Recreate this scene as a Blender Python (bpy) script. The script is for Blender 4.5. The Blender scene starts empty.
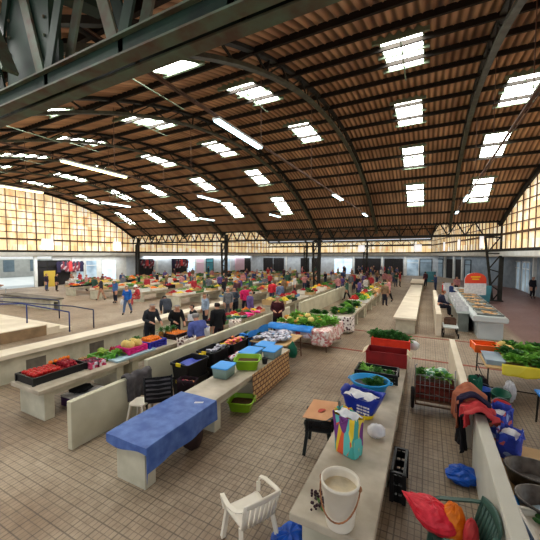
import bpy, bmesh, math, random
from math import sin, cos, pi, sqrt, atan, radians, hypot, atan2
from mathutils import Vector, Matrix
random.seed(7)
C = bpy.context.scene.collection
R = random.uniform

# ------------------------------------------------------------------ camera model (pixel -> point on a height plane)
H, F, VPU, HV = 3.4, 310.0, 428.0, 255.0
PITCH = atan((270 - HV) / F); YAW = atan((VPU - 270) * cos(PITCH) / F)
def at(u, v, z=0.0):
    x = (u - 270) / F; y = -(v - 270) / F
    f = cos(PITCH) + y * sin(PITCH); up = -sin(PITCH) + y * cos(PITCH)
    rx, ry = x * cos(YAW) - f * sin(YAW), x * sin(YAW) + f * cos(YAW)
    t = (z - H) / up
    return rx * t, ry * t, z

# ------------------------------------------------------------------ materials
MATS = {}
def lin(c): return tuple(((x / 255) / 12.92 if x / 255 <= .04045 else ((x / 255 + .055) / 1.055) ** 2.4) for x in c)
def mat(name, rgb, rough=.7, metal=0, noise=None, rgb2=None, bump=0, emit=0, alpha=None, spec=.3, scale_xyz=None):
    if name in MATS: return MATS[name]
    m = bpy.data.materials.new(name); m.use_nodes = True
    nt = m.node_tree; b = nt.nodes['Principled BSDF']
    c = lin(rgb) + (1,)
    b.inputs['Base Color'].default_value = c
    b.inputs['Roughness'].default_value = rough; b.inputs['Metallic'].default_value = metal
    b.inputs['Specular IOR Level'].default_value = spec
    if noise:
        tc = nt.nodes.new('ShaderNodeTexCoord'); n = nt.nodes.new('ShaderNodeTexNoise'); n.inputs['Scale'].default_value = noise
        n.inputs['Detail'].default_value = 5
        src = tc.outputs['Object']
        if scale_xyz:
            mp = nt.nodes.new('ShaderNodeMapping'); mp.inputs['Scale'].default_value = scale_xyz
            nt.links.new(src, mp.inputs[0]); src = mp.outputs[0]
        nt.links.new(src, n.inputs['Vector'])
        r = nt.nodes.new('ShaderNodeValToRGB'); r.color_ramp.elements[0].position = .35; r.color_ramp.elements[1].position = .68
        r.color_ramp.elements[0].color = lin(rgb2 or tuple(x * .75 for x in rgb)) + (1,); r.color_ramp.elements[1].color = c
        nt.links.new(n.outputs['Fac'], r.inputs[0]); nt.links.new(r.outputs[0], b.inputs['Base Color'])
        if bump:
            bp = nt.nodes.new('ShaderNodeBump'); bp.inputs['Strength'].default_value = bump; bp.inputs['Distance'].default_value = .02
            nt.links.new(n.outputs['Fac'], bp.inputs['Height']); nt.links.new(bp.outputs[0], b.inputs['Normal'])
        if emit: nt.links.new(r.outputs[0], b.inputs['Emission Color'])
    if emit:
        if not noise: b.inputs['Emission Color'].default_value = c
        b.inputs['Emission Strength'].default_value = emit
    if alpha: b.inputs['Alpha'].default_value = alpha
    MATS[name] = m
    return m
def pat(name, cols, scale, rough=.7, kind='VORONOI', sxyz=(1, 1, 1)):
    """random patchwork of colours (prints, fabrics)"""
    m = bpy.data.materials.new(name); m.use_nodes = True; nt = m.node_tree; b = nt.nodes['Principled BSDF']
    b.inputs['Roughness'].default_value = rough
    tc = nt.nodes.new('ShaderNodeTexCoord'); v = nt.nodes.new('ShaderNodeTexVoronoi'); v.inputs['Scale'].default_value = scale
    mp = nt.nodes.new('ShaderNodeMapping'); mp.inputs['Scale'].default_value = sxyz; nt.links.new(tc.outputs['Object'], mp.inputs[0]); nt.links.new(mp.outputs[0], v.inputs['Vector'])
    s = nt.nodes.new('ShaderNodeSeparateColor'); nt.links.new(v.outputs['Color'], s.inputs[0])
    r = nt.nodes.new('ShaderNodeValToRGB'); r.color_ramp.interpolation = 'CONSTANT'
    e = r.color_ramp.elements
    e[0].position = 0; e[0].color = lin(cols[0]) + (1,); e[1].position = 1 / len(cols); e[1].color = lin(cols[1 % len(cols)]) + (1,)
    for i in range(2, len(cols)):
        q = e.new(i / len(cols)); q.color = lin(cols[i]) + (1,)
    nt.links.new(s.outputs[0], r.inputs[0]); nt.links.new(r.outputs[0], b.inputs['Base Color'])
    MATS[name] = m; return m
def dots(name, base, dot, scale, size, rough=.8):
    m = bpy.data.materials.new(name); m.use_nodes = True; nt = m.node_tree; b = nt.nodes['Principled BSDF']
    b.inputs['Roughness'].default_value = rough
    tc = nt.nodes.new('ShaderNodeTexCoord'); v = nt.nodes.new('ShaderNodeTexVoronoi'); v.inputs['Scale'].default_value = scale
    v.inputs['Randomness'].default_value = .6
    nt.links.new(tc.outputs['Object'], v.inputs['Vector'])
    r = nt.nodes.new('ShaderNodeValToRGB'); r.color_ramp.interpolation = 'CONSTANT'
    r.color_ramp.elements[0].color = lin(dot) + (1,); r.color_ramp.elements[1].position = size; r.color_ramp.elements[1].color = lin(base) + (1,)
    nt.links.new(v.outputs['Distance'], r.inputs[0]); nt.links.new(r.outputs[0], b.inputs['Base Color'])
    MATS[name] = m; return m

mat('concrete', (222, 212, 192), .75, noise=3.2, rgb2=(190, 178, 156), bump=.15)
mat('concrete_top', (202, 190, 170), .55, noise=2.2, rgb2=(164, 152, 132), bump=.1)
mat('concrete_pale', (232, 220, 198), .6, noise=1.2, rgb2=(214, 200, 176))
mat('concrete_side', (206, 200, 178), .75, noise=2.5, rgb2=(178, 172, 150))
mat('concrete_dark', (120, 112, 100), .85, noise=3)
mat('wall_cream', (208, 202, 178), .7, noise=2.0, rgb2=(188, 182, 156))
mat('steel_green', (30, 58, 42), .6, noise=5, rgb2=(20, 36, 28), bump=.1)
mat('steel_pale', (100, 122, 100), .6, noise=6, rgb2=(96, 78, 62))
mat('steel_dark', (44, 42, 36), .7, noise=4, rgb2=(30, 28, 24))
mat('arch_green', (84, 86, 70), .65, noise=4, rgb2=(62, 60, 48))
mat('purlin_dark', (46, 40, 34), .8, noise=3)
mat('purlin_light', (128, 146, 124), .7)
mat('white_paint', (225, 225, 220), .6, noise=2, rgb2=(208, 208, 202))
mat('grey_paint', (196, 202, 206), .6, noise=2, rgb2=(176, 182, 188))
mat('blue_grey', (140, 158, 170), .5, noise=1, rgb2=(104, 122, 134), emit=.08)
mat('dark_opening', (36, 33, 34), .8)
mat('shop_glass', (190, 212, 226), .15, noise=.6, rgb2=(120, 140, 156), spec=.5, emit=.3)  # emission put into the glass to imitate light inside the shops
mat('shop_glow', (205, 225, 240), .5, noise=.8, rgb2=(170, 190, 210), emit=.9)
mat('pink_panel', (222, 190, 205), .6)
mat('black_plastic', (28, 28, 30), .45, noise=6, rgb2=(20, 20, 22))
mat('black_cloth', (30, 29, 32), .95, noise=9, rgb2=(20, 19, 21))
mat('grey_cloth', (96, 92, 94), .95, noise=7, rgb2=(72, 68, 70), bump=.4)
mat('white_plastic', (240, 232, 216), .4, noise=3, rgb2=(226, 216, 198))
mat('white_bag', (238, 236, 236), .4, noise=8, rgb2=(206, 206, 210), bump=.4)
mat('wood_handle', (176, 116, 76), .6, noise=12)
mat('sediment', (246, 228, 192), .8, noise=5)
mat('wall_bluegrey', (142, 154, 164), .6, noise=2, rgb2=(120, 132, 142))
mat('blue_oilcloth', (92, 122, 184), .5, noise=5.5, rgb2=(62, 90, 156), bump=.25)
mat('blue_lid', (40, 146, 226), .4)
mat('clear_plastic', (170, 196, 190), .25, alpha=.62, spec=.5)
mat('lime_plastic', (150, 196, 40), .35, noise=2, rgb2=(130, 178, 30))
mat('dregs', (96, 66, 30), .8, noise=12)
mat('blue_basin', (36, 150, 214), .35)
mat('red_crate', (150, 30, 30), .5, noise=4, rgb2=(124, 24, 26))
mat('orange_crate', (232, 62, 34), .45, noise=4, rgb2=(214, 50, 28))
mat('orange_bin', (248, 112, 40), .45)
mat('pink_crate', (232, 40, 130), .45)
mat('blue_crate', (54, 54, 168), .45)
mat('green_crate', (96, 168, 52), .45)
mat('purple_box', (86, 50, 112), .6, noise=6, rgb2=(60, 36, 84))
mat('styrofoam', (178, 206, 220), .7)
mat('cardboard', (222, 166, 122), .8, noise=2.5, rgb2=(206, 148, 104))
mat('red_stain', (190, 76, 58), .8)
mat('dark_green_plastic', (66, 98, 86), .4, noise=5, rgb2=(48, 76, 66))
mat('near_black_green', (34, 40, 40), .4)
mat('tarp_blue', (40, 136, 216), .5, noise=4, rgb2=(26, 110, 190), bump=.3)
mat('bag_blue', (32, 62, 178), .35, noise=4, rgb2=(24, 46, 148), bump=.3)
mat('bag_yellow', (236, 206, 30), .4)
mat('bag_red', (236, 52, 70), .4, noise=14, rgb2=(206, 30, 48), bump=.4)
mat('bag_orange', (240, 134, 26), .5, noise=14, rgb2=(214, 104, 14), bump=.3)
mat('bag_green', (24, 110, 84), .4, noise=5, rgb2=(16, 84, 62))
mat('plastic_blue_bag', (20, 96, 206), .35, noise=8, rgb2=(12, 72, 170), bump=.4)
mat('jacket_brown', (178, 106, 76), .95, noise=8, rgb2=(146, 80, 56), bump=.4)
mat('cloth_red', (200, 82, 78), .95, noise=6, rgb2=(196, 50, 56), bump=.4)
mat('navy_band', (40, 34, 60), .9)
mat('tray_metal', (132, 126, 118), .35, metal=.5, noise=6, rgb2=(60, 54, 48))
mat('tub_grey', (96, 92, 88), .5, noise=5, rgb2=(66, 60, 56))
mat('rail_blue', (44, 58, 116), .45)
mat('rail_dark', (52, 56, 84), .5)
mat('rubber', (24, 23, 24), .7)
mat('chrome', (150, 150, 150), .35, metal=.8)
mat('rust_metal', (116, 84, 66), .6, noise=6)
mat('teal_paint', (80, 144, 156), .5, noise=2, rgb2=(66, 126, 140))
mat('white_tile', (214, 220, 218), .3, noise=1, rgb2=(196, 204, 204))
mat('steel_tile', (148, 156, 152), .3, noise=2, rgb2=(118, 126, 122))
mat('fish_tan', (212, 172, 120), .6, noise=7, rgb2=(170, 122, 80))
mat('poster_red', (222, 74, 50), .6)
mat('skin', (206, 152, 124), .6)
mat('hair_dark', (40, 32, 28), .8); mat('hair_grey', (140, 136, 132), .8); mat('hair_brown', (112, 62, 40), .8); mat('hat_white', (238, 232, 226), .8)
mat('eye', (26, 22, 20), .4)
mat('stem_green', (74, 110, 44), .7)
mat('tomato', (206, 44, 34), .35, noise=7, rgb2=(176, 28, 26)); mat('orange_fruit', (240, 136, 34), .5, noise=7, rgb2=(226, 112, 24))
mat('melon', (232, 206, 128), .6, noise=9, rgb2=(214, 180, 96)); mat('banana', (150, 176, 54), .5, noise=3, rgb2=(120, 150, 40))
mat('apple_red', (176, 34, 44), .4, noise=6, rgb2=(140, 20, 40)); mat('plum', (92, 34, 60), .4); mat('potato', (190, 150, 100), .8, noise=8)
mat('leaf_green', (66, 124, 44), .6, noise=9, rgb2=(38, 84, 28)); mat('leaf_light', (136, 188, 74), .6, noise=9, rgb2=(96, 154, 52)); mat('leaf_dark', (80, 138, 62), .6, noise=9, rgb2=(44, 92, 38))
mat('lemon', (232, 206, 60), .5); mat('squash', (222, 150, 60), .6, noise=4); mat('pineapple', (176, 122, 50), .7, noise=20, rgb2=(120, 80, 30))
mat('grape_dark', (52, 28, 36), .4)
mat('brown_bag', (58, 38, 36), .6, noise=6, rgb2=(44, 28, 26))
mat('garment_dark', (56, 34, 44), .9, noise=3, rgb2=(34, 26, 32))
mat('tube_frame', (200, 206, 206), .4)
mat('tube_light', (208, 246, 255), .4, emit=9); mat('tube_warm', (255, 244, 170), .4, emit=7)
mat('grout_red', (164, 84, 66), .8, noise=6)
mat('tan_board', (206, 172, 122), .8, noise=1.5, rgb2=(186, 150, 104))
pat('floral', [(232, 214, 208), (216, 150, 146), (236, 224, 218), (204, 168, 156), (238, 226, 220), (198, 112, 112)], 15)
pat('floral_red', [(220, 208, 226), (232, 220, 232), (206, 80, 92), (228, 216, 232), (190, 180, 210), (226, 214, 228)], 10)
dots('polka', (238, 230, 224), (92, 60, 64), 7.5, .34)
dots('bag_spots', (236, 222, 210), (110, 66, 60), 9, .33)
pat('bag_print', [(232, 196, 40), (96, 196, 190), (228, 92, 50), (120, 54, 130), (240, 214, 70), (70, 170, 160)], 11, sxyz=(1, 1, .3))
pat('bag_kitchen', [(34, 54, 160), (40, 64, 176), (52, 76, 186), (150, 170, 220), (36, 56, 150), (196, 90, 80), (44, 70, 180)], 11)
pat('packets', [(220, 60, 120), (240, 150, 60), (226, 80, 110), (236, 120, 140), (90, 60, 40)], 11)
pat('packets_grey', [(190, 188, 200), (150, 146, 160), (214, 212, 218), (110, 104, 116), (176, 180, 196), (150, 180, 210)], 15)
pat('garments', [(50, 36, 46), (120, 40, 52), (40, 40, 60), (170, 150, 150), (64, 48, 52), (30, 26, 30)], 2.6)
pat('red_boxes', [(196, 50, 90), (230, 220, 230), (170, 40, 80), (206, 70, 110)], 12)
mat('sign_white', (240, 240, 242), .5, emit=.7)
mat('crate_green_dull', (92, 130, 80), .6); mat('crate_blue_dull', (84, 128, 168), .6); mat('foam_white', (236, 236, 230), .7)
mat('step_brown', (160, 132, 100), .8, noise=2)
mat('board_yellow', (206, 176, 70), .7)
mat('wall_pale_grey', (212, 208, 194), .6, noise=1.2, rgb2=(194, 190, 174))
mat('cart_red', (146, 64, 54), .6, noise=5)
pat('packets_green', [(200, 220, 200), (90, 150, 110), (230, 236, 230), (50, 90, 70)], 13)
pat('yellow_trays', [(240, 220, 60), (236, 214, 50), (40, 130, 206), (240, 222, 70)], 3)

def checker_mat():
    m = bpy.data.materials.new('woven_mat'); m.use_nodes = True; nt = m.node_tree; b = nt.nodes['Principled BSDF']; b.inputs['Roughness'].default_value = .85
    tc = nt.nodes.new('ShaderNodeTexCoord'); mp = nt.nodes.new('ShaderNodeMapping'); mp.inputs['Scale'].default_value = (1, 1, 1)
    mp.inputs['Rotation'].default_value = (0, radians(90), 0)
    br = nt.nodes.new('ShaderNodeTexBrick'); br.inputs['Scale'].default_value = 3.4; br.inputs['Mortar Size'].default_value = .05; br.inputs['Brick Width'].default_value = .52; br.inputs['Row Height'].default_value = .36
    br.inputs['Color1'].default_value = lin((206, 168, 116)) + (1,); br.inputs['Color2'].default_value = lin((192, 150, 98)) + (1,); br.inputs['Mortar'].default_value = lin((96, 56, 44)) + (1,)
    s = nt.nodes.new('ShaderNodeSeparateXYZ'); cb = nt.nodes.new('ShaderNodeCombineXYZ')
    nt.links.new(tc.outputs['Object'], s.inputs[0]); nt.links.new(s.outputs['Y'], cb.inputs['X']); nt.links.new(s.outputs['Z'], cb.inputs['Y'])
    nt.links.new(cb.outputs[0], br.inputs['Vector']); nt.links.new(br.outputs['Color'], b.inputs['Base Color'])
    MATS['woven_mat'] = m
checker_mat()

def floor_mat():
    m = bpy.data.materials.new('floor_tiles'); m.use_nodes = True; nt = m.node_tree; b = nt.nodes['Principled BSDF']
    N = nt.nodes.new; L = nt.links.new
    tc = N('ShaderNodeTexCoord')
    def brick(w, h, mortar, off):
        br = N('ShaderNodeTexBrick'); br.inputs['Scale'].default_value = 1; br.offset = off
        br.inputs['Brick Width'].default_value = w; br.inputs['Row Height'].default_value = h; br.inputs['Mortar Size'].default_value = mortar; br.inputs['Mortar Smooth'].default_value = .3
        br.inputs['Color1'].default_value = (1, 1, 1, 1); br.inputs['Color2'].default_value = (.86, .86, .86, 1); br.inputs['Mortar'].default_value = (0, 0, 0, 1)
        L(tc.outputs['Object'], br.inputs['Vector']); return br
    small = brick(.075, .1, .007, 0); big = brick(.3, .3, .012, 0)
    n1 = N('ShaderNodeTexNoise'); n1.inputs['Scale'].default_value = .55; n1.inputs['Detail'].default_value = 6; L(tc.outputs['Object'], n1.inputs['Vector'])
    n2 = N('ShaderNodeTexNoise'); n2.inputs['Scale'].default_value = 7; n2.inputs['Detail'].default_value = 4; L(tc.outputs['Object'], n2.inputs['Vector'])
    r1 = N('ShaderNodeValToRGB'); r1.color_ramp.elements[0].position = .3; r1.color_ramp.elements[1].position = .7
    r1.color_ramp.elements[0].color = lin((132, 108, 84)) + (1,); r1.color_ramp.elements[1].color = lin((184, 166, 142)) + (1,); L(n1.outputs['Fac'], r1.inputs[0])
    # reddish tiles along the right-hand aisle
    sx = N('ShaderNodeSeparateXYZ'); L(tc.outputs['Object'], sx.inputs[0])
    mr = N('ShaderNodeMapRange'); mr.inputs[1].default_value = 3.2; mr.inputs[2].default_value = 3.5; L(sx.outputs['X'], mr.inputs[0])
    mxr = N('ShaderNodeMix'); mxr.data_type = 'RGBA'; L(mr.outputs[0], mxr.inputs[0]); L(r1.outputs[0], mxr.inputs[6]); mxr.inputs[7].default_value = lin((124, 88, 78)) + (1,)
    def mul(a, bcol, fac):
        mx = N('ShaderNodeMix'); mx.data_type = 'RGBA'; mx.blend_type = 'MULTIPLY'; mx.inputs[0].default_value = fac
        L(a, mx.inputs[6]); L(bcol, mx.inputs[7]); return mx.outputs[2]
    c = mul(mxr.outputs[2], small.outputs['Color'], .4)
    c = mul(c, big.outputs['Color'], .3)
    r2 = N('ShaderNodeValToRGB'); r2.color_ramp.elements[0].position = .3; r2.color_ramp.elements[0].color = (.72, .70, .68, 1); r2.color_ramp.elements[1].position = .62
    L(n2.outputs['Fac'], r2.inputs[0]); c = mul(c, r2.outputs[0], .85)
    L(c, b.inputs['Base Color'])
    rr = N('ShaderNodeMapRange'); rr.inputs[3].default_value = .38; rr.inputs[4].default_value = .62; L(n1.outputs['Fac'], rr.inputs[0]); L(rr.outputs[0], b.inputs['Roughness'])
    b.inputs['Specular IOR Level'].default_value = .3
    bp = N('ShaderNodeBump'); bp.inputs['Strength'].default_value = .5; bp.inputs['Distance'].default_value = .01; L(small.outputs['Color'], bp.inputs['Height']); L(bp.outputs[0], b.inputs['Normal'])
    MATS['floor_tiles'] = m
floor_mat()

def roof_mat():
    m = bpy.data.materials.new('roof_sheet'); m.use_nodes = True; nt = m.node_tree; b = nt.nodes['Principled BSDF']
    N = nt.nodes.new; L = nt.links.new
    tc = N('ShaderNodeTexCoord'); mp = N('ShaderNodeMapping'); mp.inputs['Scale'].default_value = (1.0, .12, .12); L(tc.outputs['Object'], mp.inputs[0])
    n = N('ShaderNodeTexNoise'); n.inputs['Scale'].default_value = 2.6; n.inputs['Detail'].default_value = 6; L(mp.outputs[0], n.inputs['Vector'])
    r = N('ShaderNodeValToRGB'); e = r.color_ramp.elements
    e[0].position = .3; e[0].color = lin((170, 130, 102)) + (1,); e[1].position = .72; e[1].color = lin((236, 190, 148)) + (1,)
    L(n.outputs['Fac'], r.inputs[0])
    n2 = N('ShaderNodeTexNoise'); n2.inputs['Scale'].default_value = .35; n2.inputs['Detail'].default_value = 3; L(tc.outputs['Object'], n2.inputs['Vector'])
    r2 = N('ShaderNodeValToRGB'); r2.color_ramp.elements[0].position = .35; r2.color_ramp.elements[0].color = (.62, .6, .6, 1); r2.color_ramp.elements[1].position = .65; L(n2.outputs['Fac'], r2.inputs[0])
    mx = N('ShaderNodeMix'); mx.data_type = 'RGBA'; mx.blend_type = 'MULTIPLY'; mx.inputs[0].default_value = .8; L(r.outputs[0], mx.inputs[6]); L(r2.outputs[0], mx.inputs[7])
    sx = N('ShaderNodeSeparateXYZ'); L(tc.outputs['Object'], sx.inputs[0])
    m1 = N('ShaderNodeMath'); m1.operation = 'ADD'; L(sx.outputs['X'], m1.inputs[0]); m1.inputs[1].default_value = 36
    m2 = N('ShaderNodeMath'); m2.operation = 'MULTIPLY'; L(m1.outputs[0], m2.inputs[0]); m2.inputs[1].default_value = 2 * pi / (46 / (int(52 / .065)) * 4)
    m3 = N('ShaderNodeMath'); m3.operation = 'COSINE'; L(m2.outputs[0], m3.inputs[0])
    mr = N('ShaderNodeMapRange'); mr.inputs[1].default_value = -.6; mr.inputs[2].default_value = .9; mr.inputs[3].default_value = 1.0; mr.inputs[4].default_value = .34; L(m3.outputs[0], mr.inputs[0])  # corrugation shading painted into the colour: dark in the valleys, light on the ridges
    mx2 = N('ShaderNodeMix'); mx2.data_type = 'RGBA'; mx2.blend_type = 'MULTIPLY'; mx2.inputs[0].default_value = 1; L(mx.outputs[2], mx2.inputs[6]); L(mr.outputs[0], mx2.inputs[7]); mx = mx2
    L(mx.outputs[2], b.inputs['Base Color']); b.inputs['Roughness'].default_value = .8; b.inputs['Specular IOR Level'].default_value = .15
    MATS['roof_sheet'] = m
roof_mat()

def panel_mat(name, strength, cell, axis):
    """weathered translucent sheeting lit by the daylight behind it"""
    m = bpy.data.materials.new(name); m.use_nodes = True; nt = m.node_tree; b = nt.nodes['Principled BSDF']
    N = nt.nodes.new; L = nt.links.new
    tc = N('ShaderNodeTexCoord'); s = N('ShaderNodeSeparateXYZ'); L(tc.outputs['Object'], s.inputs[0])
    def snap(o, q):
        d = N('ShaderNodeMath'); d.operation = 'DIVIDE'; L(o, d.inputs[0]); d.inputs[1].default_value = q
        f = N('ShaderNodeMath'); f.operation = 'FLOOR'; L(d.outputs[0], f.inputs[0]); return f.outputs[0]
    cb = N('ShaderNodeCombineXYZ'); L(snap(s.outputs[axis], cell), cb.inputs[0]); L(snap(s.outputs['Z'], 1.1), cb.inputs[1])
    wn = N('ShaderNodeTexWhiteNoise'); L(cb.outputs[0], wn.inputs['Vector'])
    r = N('ShaderNodeValToRGB'); e = r.color_ramp.elements
    e[0].position = 0; e[0].color = lin((236, 202, 146)) + (1,); e[1].position = 1; e[1].color = lin((255, 246, 224)) + (1,)
    q = e.new(.5); q.color = lin((250, 226, 180)) + (1,)
    L(wn.outputs['Value'], r.inputs[0])
    mp = N('ShaderNodeMapping'); mp.inputs['Scale'].default_value = (1, 1, .25); L(tc.outputs['Object'], mp.inputs[0])
    n = N('ShaderNodeTexNoise'); n.inputs['Scale'].default_value = 2.2; n.inputs['Detail'].default_value = 6; L(mp.outputs[0], n.inputs['Vector'])
    r2 = N('ShaderNodeValToRGB'); r2.color_ramp.elements[0].position = .33; r2.color_ramp.elements[0].color = (.55, .4, .26, 1); r2.color_ramp.elements[1].position = .55; L(n.outputs['Fac'], r2.inputs[0])
    mx = N('ShaderNodeMix'); mx.data_type = 'RGBA'; mx.blend_type = 'MULTIPLY'; mx.inputs[0].default_value = .7; L(r.outputs[0], mx.inputs[6]); L(r2.outputs[0], mx.inputs[7])
    L(mx.outputs[2], b.inputs['Base Color']); L(mx.outputs[2], b.inputs['Emission Color']); b.inputs['Emission Strength'].default_value = strength
    MATS[name] = m
panel_mat('clerestory_y', .6, .55, 'Y'); panel_mat('clerestory_x', .75, .8, 'X')
def sky_panel():
    m = bpy.data.materials.new('skylight_sheet'); m.use_nodes = True; nt = m.node_tree; b = nt.nodes['Principled BSDF']
    N = nt.nodes.new; L = nt.links.new
    tc = N('ShaderNodeTexCoord'); w = N('ShaderNodeTexWave'); w.inputs['Scale'].default_value = 1.75; w.bands_direction = 'X'; L(tc.outputs['Object'], w.inputs['Vector'])
    r = N('ShaderNodeValToRGB'); r.color_ramp.elements[0].color = (.70, .68, .60, 1); r.color_ramp.elements[1].color = (1, 1, .97, 1); r.color_ramp.elements[1].position = .5; L(w.outputs['Fac'], r.inputs[0])
    L(r.outputs[0], b.inputs['Emission Color']); b.inputs['Emission Strength'].default_value = SKYL
    MATS['skylight_sheet'] = m
SKYL = 20.0
sky_panel()

# ------------------------------------------------------------------ mesh builder
class MB:
    def __init__(s): s.v = []; s.f = []; s.m = []
    def add(s, vs, fs, mi=0):
        o = len(s.v); s.v += [tuple(p) for p in vs]
        for f in fs: s.f.append(tuple(i + o for i in f)); s.m.append(mi)
    def box(s, x0, x1, y0, y1, z0, z1, mi=0):
        s.add([(x0, y0, z0), (x1, y0, z0), (x1, y1, z0), (x0, y1, z0), (x0, y0, z1), (x1, y0, z1), (x1, y1, z1), (x0, y1, z1)],
              [(3, 2, 1, 0), (4, 5, 6, 7), (0, 1, 5, 4), (1, 2, 6, 5), (2, 3, 7, 6), (3, 0, 4, 7)], mi)
    def bar(s, a, b, w, h, mi=0, up=(0, 0, 1)):
        a = Vector(a); b = Vector(b); d = (b - a).normalized(); u = Vector(up)
        if abs(d.dot(u)) > .98: u = Vector((1, 0, 0))
        sd = d.cross(u).normalized(); u = sd.cross(d).normalized()
        vs = []
        for p in (a, b):
            for i, j in ((-1, -1), (1, -1), (1, 1), (-1, 1)): vs.append(p + sd * (i * w / 2) + u * (j * h / 2))
        s.add(vs, [(0, 1, 2, 3), (7, 6, 5, 4), (0, 4, 5, 1), (1, 5, 6, 2), (2, 6, 7, 3), (3, 7, 4, 0)], mi)
    def tube(s, pts, r, n=8, mi=0, cap=True):
        pts = [Vector(p) for p in pts]; k = len(pts); rs = r if isinstance(r, (list, tuple)) else [r] * k
        vs = []; ref = None
        for i, p in enumerate(pts):
            d = (pts[min(i + 1, k - 1)] - pts[max(i - 1, 0)]).normalized()
            if ref is None:
                ref = Vector((0, 0, 1)) if abs(d.z) < .9 else Vector((1, 0, 0))
            a = d.cross(ref).normalized(); b = a.cross(d).normalized(); ref = b
            for j in range(n):
                t = 2 * pi * j / n; vs.append(p + a * (cos(t) * rs[i]) + b * (sin(t) * rs[i]))
        fs = [(i * n + j, i * n + (j + 1) % n, (i + 1) * n + (j + 1) % n, (i + 1) * n + j) for i in range(k - 1) for j in range(n)]
        if cap: fs += [tuple(range(n - 1, -1, -1)), tuple((k - 1) * n + j for j in range(n))]
        s.add(vs, fs, mi)
    def lathe(s, prof, n=16, c=(0, 0, 0), mi=0, sx=1, sy=1):
        vs = []; k = len(prof)
        for r, z in prof:
            for j in range(n):
                t = 2 * pi * j / n; vs.append((c[0] + r * sx * cos(t), c[1] + r * sy * sin(t), c[2] + z))
        fs = [(i * n + j, i * n + (j + 1) % n, (i + 1) * n + (j + 1) % n, (i + 1) * n + j) for i in range(k - 1) for j in range(n)]
        s.add(vs, fs, mi)
    def disc(s, c, r, n=16, mi=0, sx=1, sy=1):
        s.add([(c[0] + r * sx * cos(2 * pi * j / n), c[1] + r * sy * sin(2 * pi * j / n), c[2]) for j in range(n)], [tuple(range(n))], mi)
    def ball(s, c, r, n=10, k=6, mi=0, jit=0):
        rx, ry, rz = r if isinstance(r, tuple) else (r, r, r)
        vs = [(c[0], c[1], c[2] - rz)]
        for i in range(1, k):
            p = -pi / 2 + pi * i / k
            for j in range(n):
                t = 2 * pi * j / n; q = 1 + R(-jit, jit)
                vs.append((c[0] + rx * q * cos(p) * cos(t), c[1] + ry * q * cos(p) * sin(t), c[2] + rz * q * sin(p)))
        vs.append((c[0], c[1], c[2] + rz)); e = len(vs) - 1
        fs = [(0, 1 + (j + 1) % n, 1 + j) for j in range(n)]
        fs += [(1 + (i - 1) * n + j, 1 + (i - 1) * n + (j + 1) % n, 1 + i * n + (j + 1) % n, 1 + i * n + j) for i in range(1, k - 1) for j in range(n)]
        fs += [(e, 1 + (k - 2) * n + j, 1 + (k - 2) * n + (j + 1) % n) for j in range(n)]
        s.add(vs, fs, mi)
    def grid(s, fn, nu, nv, mi=0):
        vs = [fn(i / nu, j / nv) for i in range(nu + 1) for j in range(nv + 1)]
        fs = [(i * (nv + 1) + j, (i + 1) * (nv + 1) + j, (i + 1) * (nv + 1) + j + 1, i * (nv + 1) + j + 1) for i in range(nu) for j in range(nv)]
        s.add(vs, fs, mi)
    def leaf(s, p, d, L, w, mi=0, curl=.3):
        """a bent, folded leaf of 4 segments"""
        d = Vector(d).normalized(); p = Vector(p); sd = d.cross(Vector((0, 0, 1)))
        sd = sd.normalized() if sd.length > .01 else Vector((1, 0, 0)); up = sd.cross(d).normalized()
        prof = [(0, .25), (.3, .9), (.6, 1), (.85, .65), (1, .1)]
        vs = []
        for t, ww in prof:
            q = p + d * (L * t) - Vector((0, 0, 1)) * (curl * L * t * t)
            e = w * ww * .5
            vs += [q - sd * e + up * (e * .35 + R(-.1, .1) * w), q, q + sd * e + up * (e * .35 + R(-.1, .1) * w)]
        fs = []
        for i in range(4):
            for j in range(2): fs.append((i * 3 + j, i * 3 + j + 1, i * 3 + j + 4, i * 3 + j + 3))
        s.add(vs, fs, mi)
    def mesh(s, name, mats, smooth=False):
        me = bpy.data.meshes.new(name); me.from_pydata(s.v, [], s.f); me.update()
        for k in (mats if isinstance(mats, (list, tuple)) else [mats]): me.materials.append(MATS[k])
        for p, mi in zip(me.polygons, s.m): p.material_index = mi; p.use_smooth = smooth
        return me
    def build(s, name, mats, parent=None, loc=(0, 0, 0), rz=0, smooth=False, bevel=0):
        o = bpy.data.objects.new(name, s.mesh(name, mats, smooth)); C.objects.link(o); o.location = loc; o.rotation_euler = (0, 0, rz)
        if parent is not None: o.parent = parent
        if bevel:
            b = o.modifiers.new('Bevel', 'BEVEL'); b.width = bevel; b.segments = 2; b.limit_method = 'ANGLE'
        return o
def tag(o, label, cat, group=None, kind=None):
    o['label'] = label; o['category'] = cat
    if group: o['group'] = group
    if kind: o['kind'] = kind
    return o
def thing(name, label, cat, loc=(0, 0, 0), rz=0, group=None):
    o = bpy.data.objects.new(name, None); C.objects.link(o); o.location = loc; o.rotation_euler = (0, 0, rz); o.empty_display_size = .1
    return tag(o, label, cat, group)
def struct(name, mb, mats, parent=None, **k):
    o = mb.build(name, mats, parent, **k)
    if parent is None: o['kind'] = 'structure'
    return o
def solid(o, t, off=0):
    m = o.modifiers.new('Solidify', 'SOLIDIFY'); m.thickness = t; m.offset = off; return o

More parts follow.
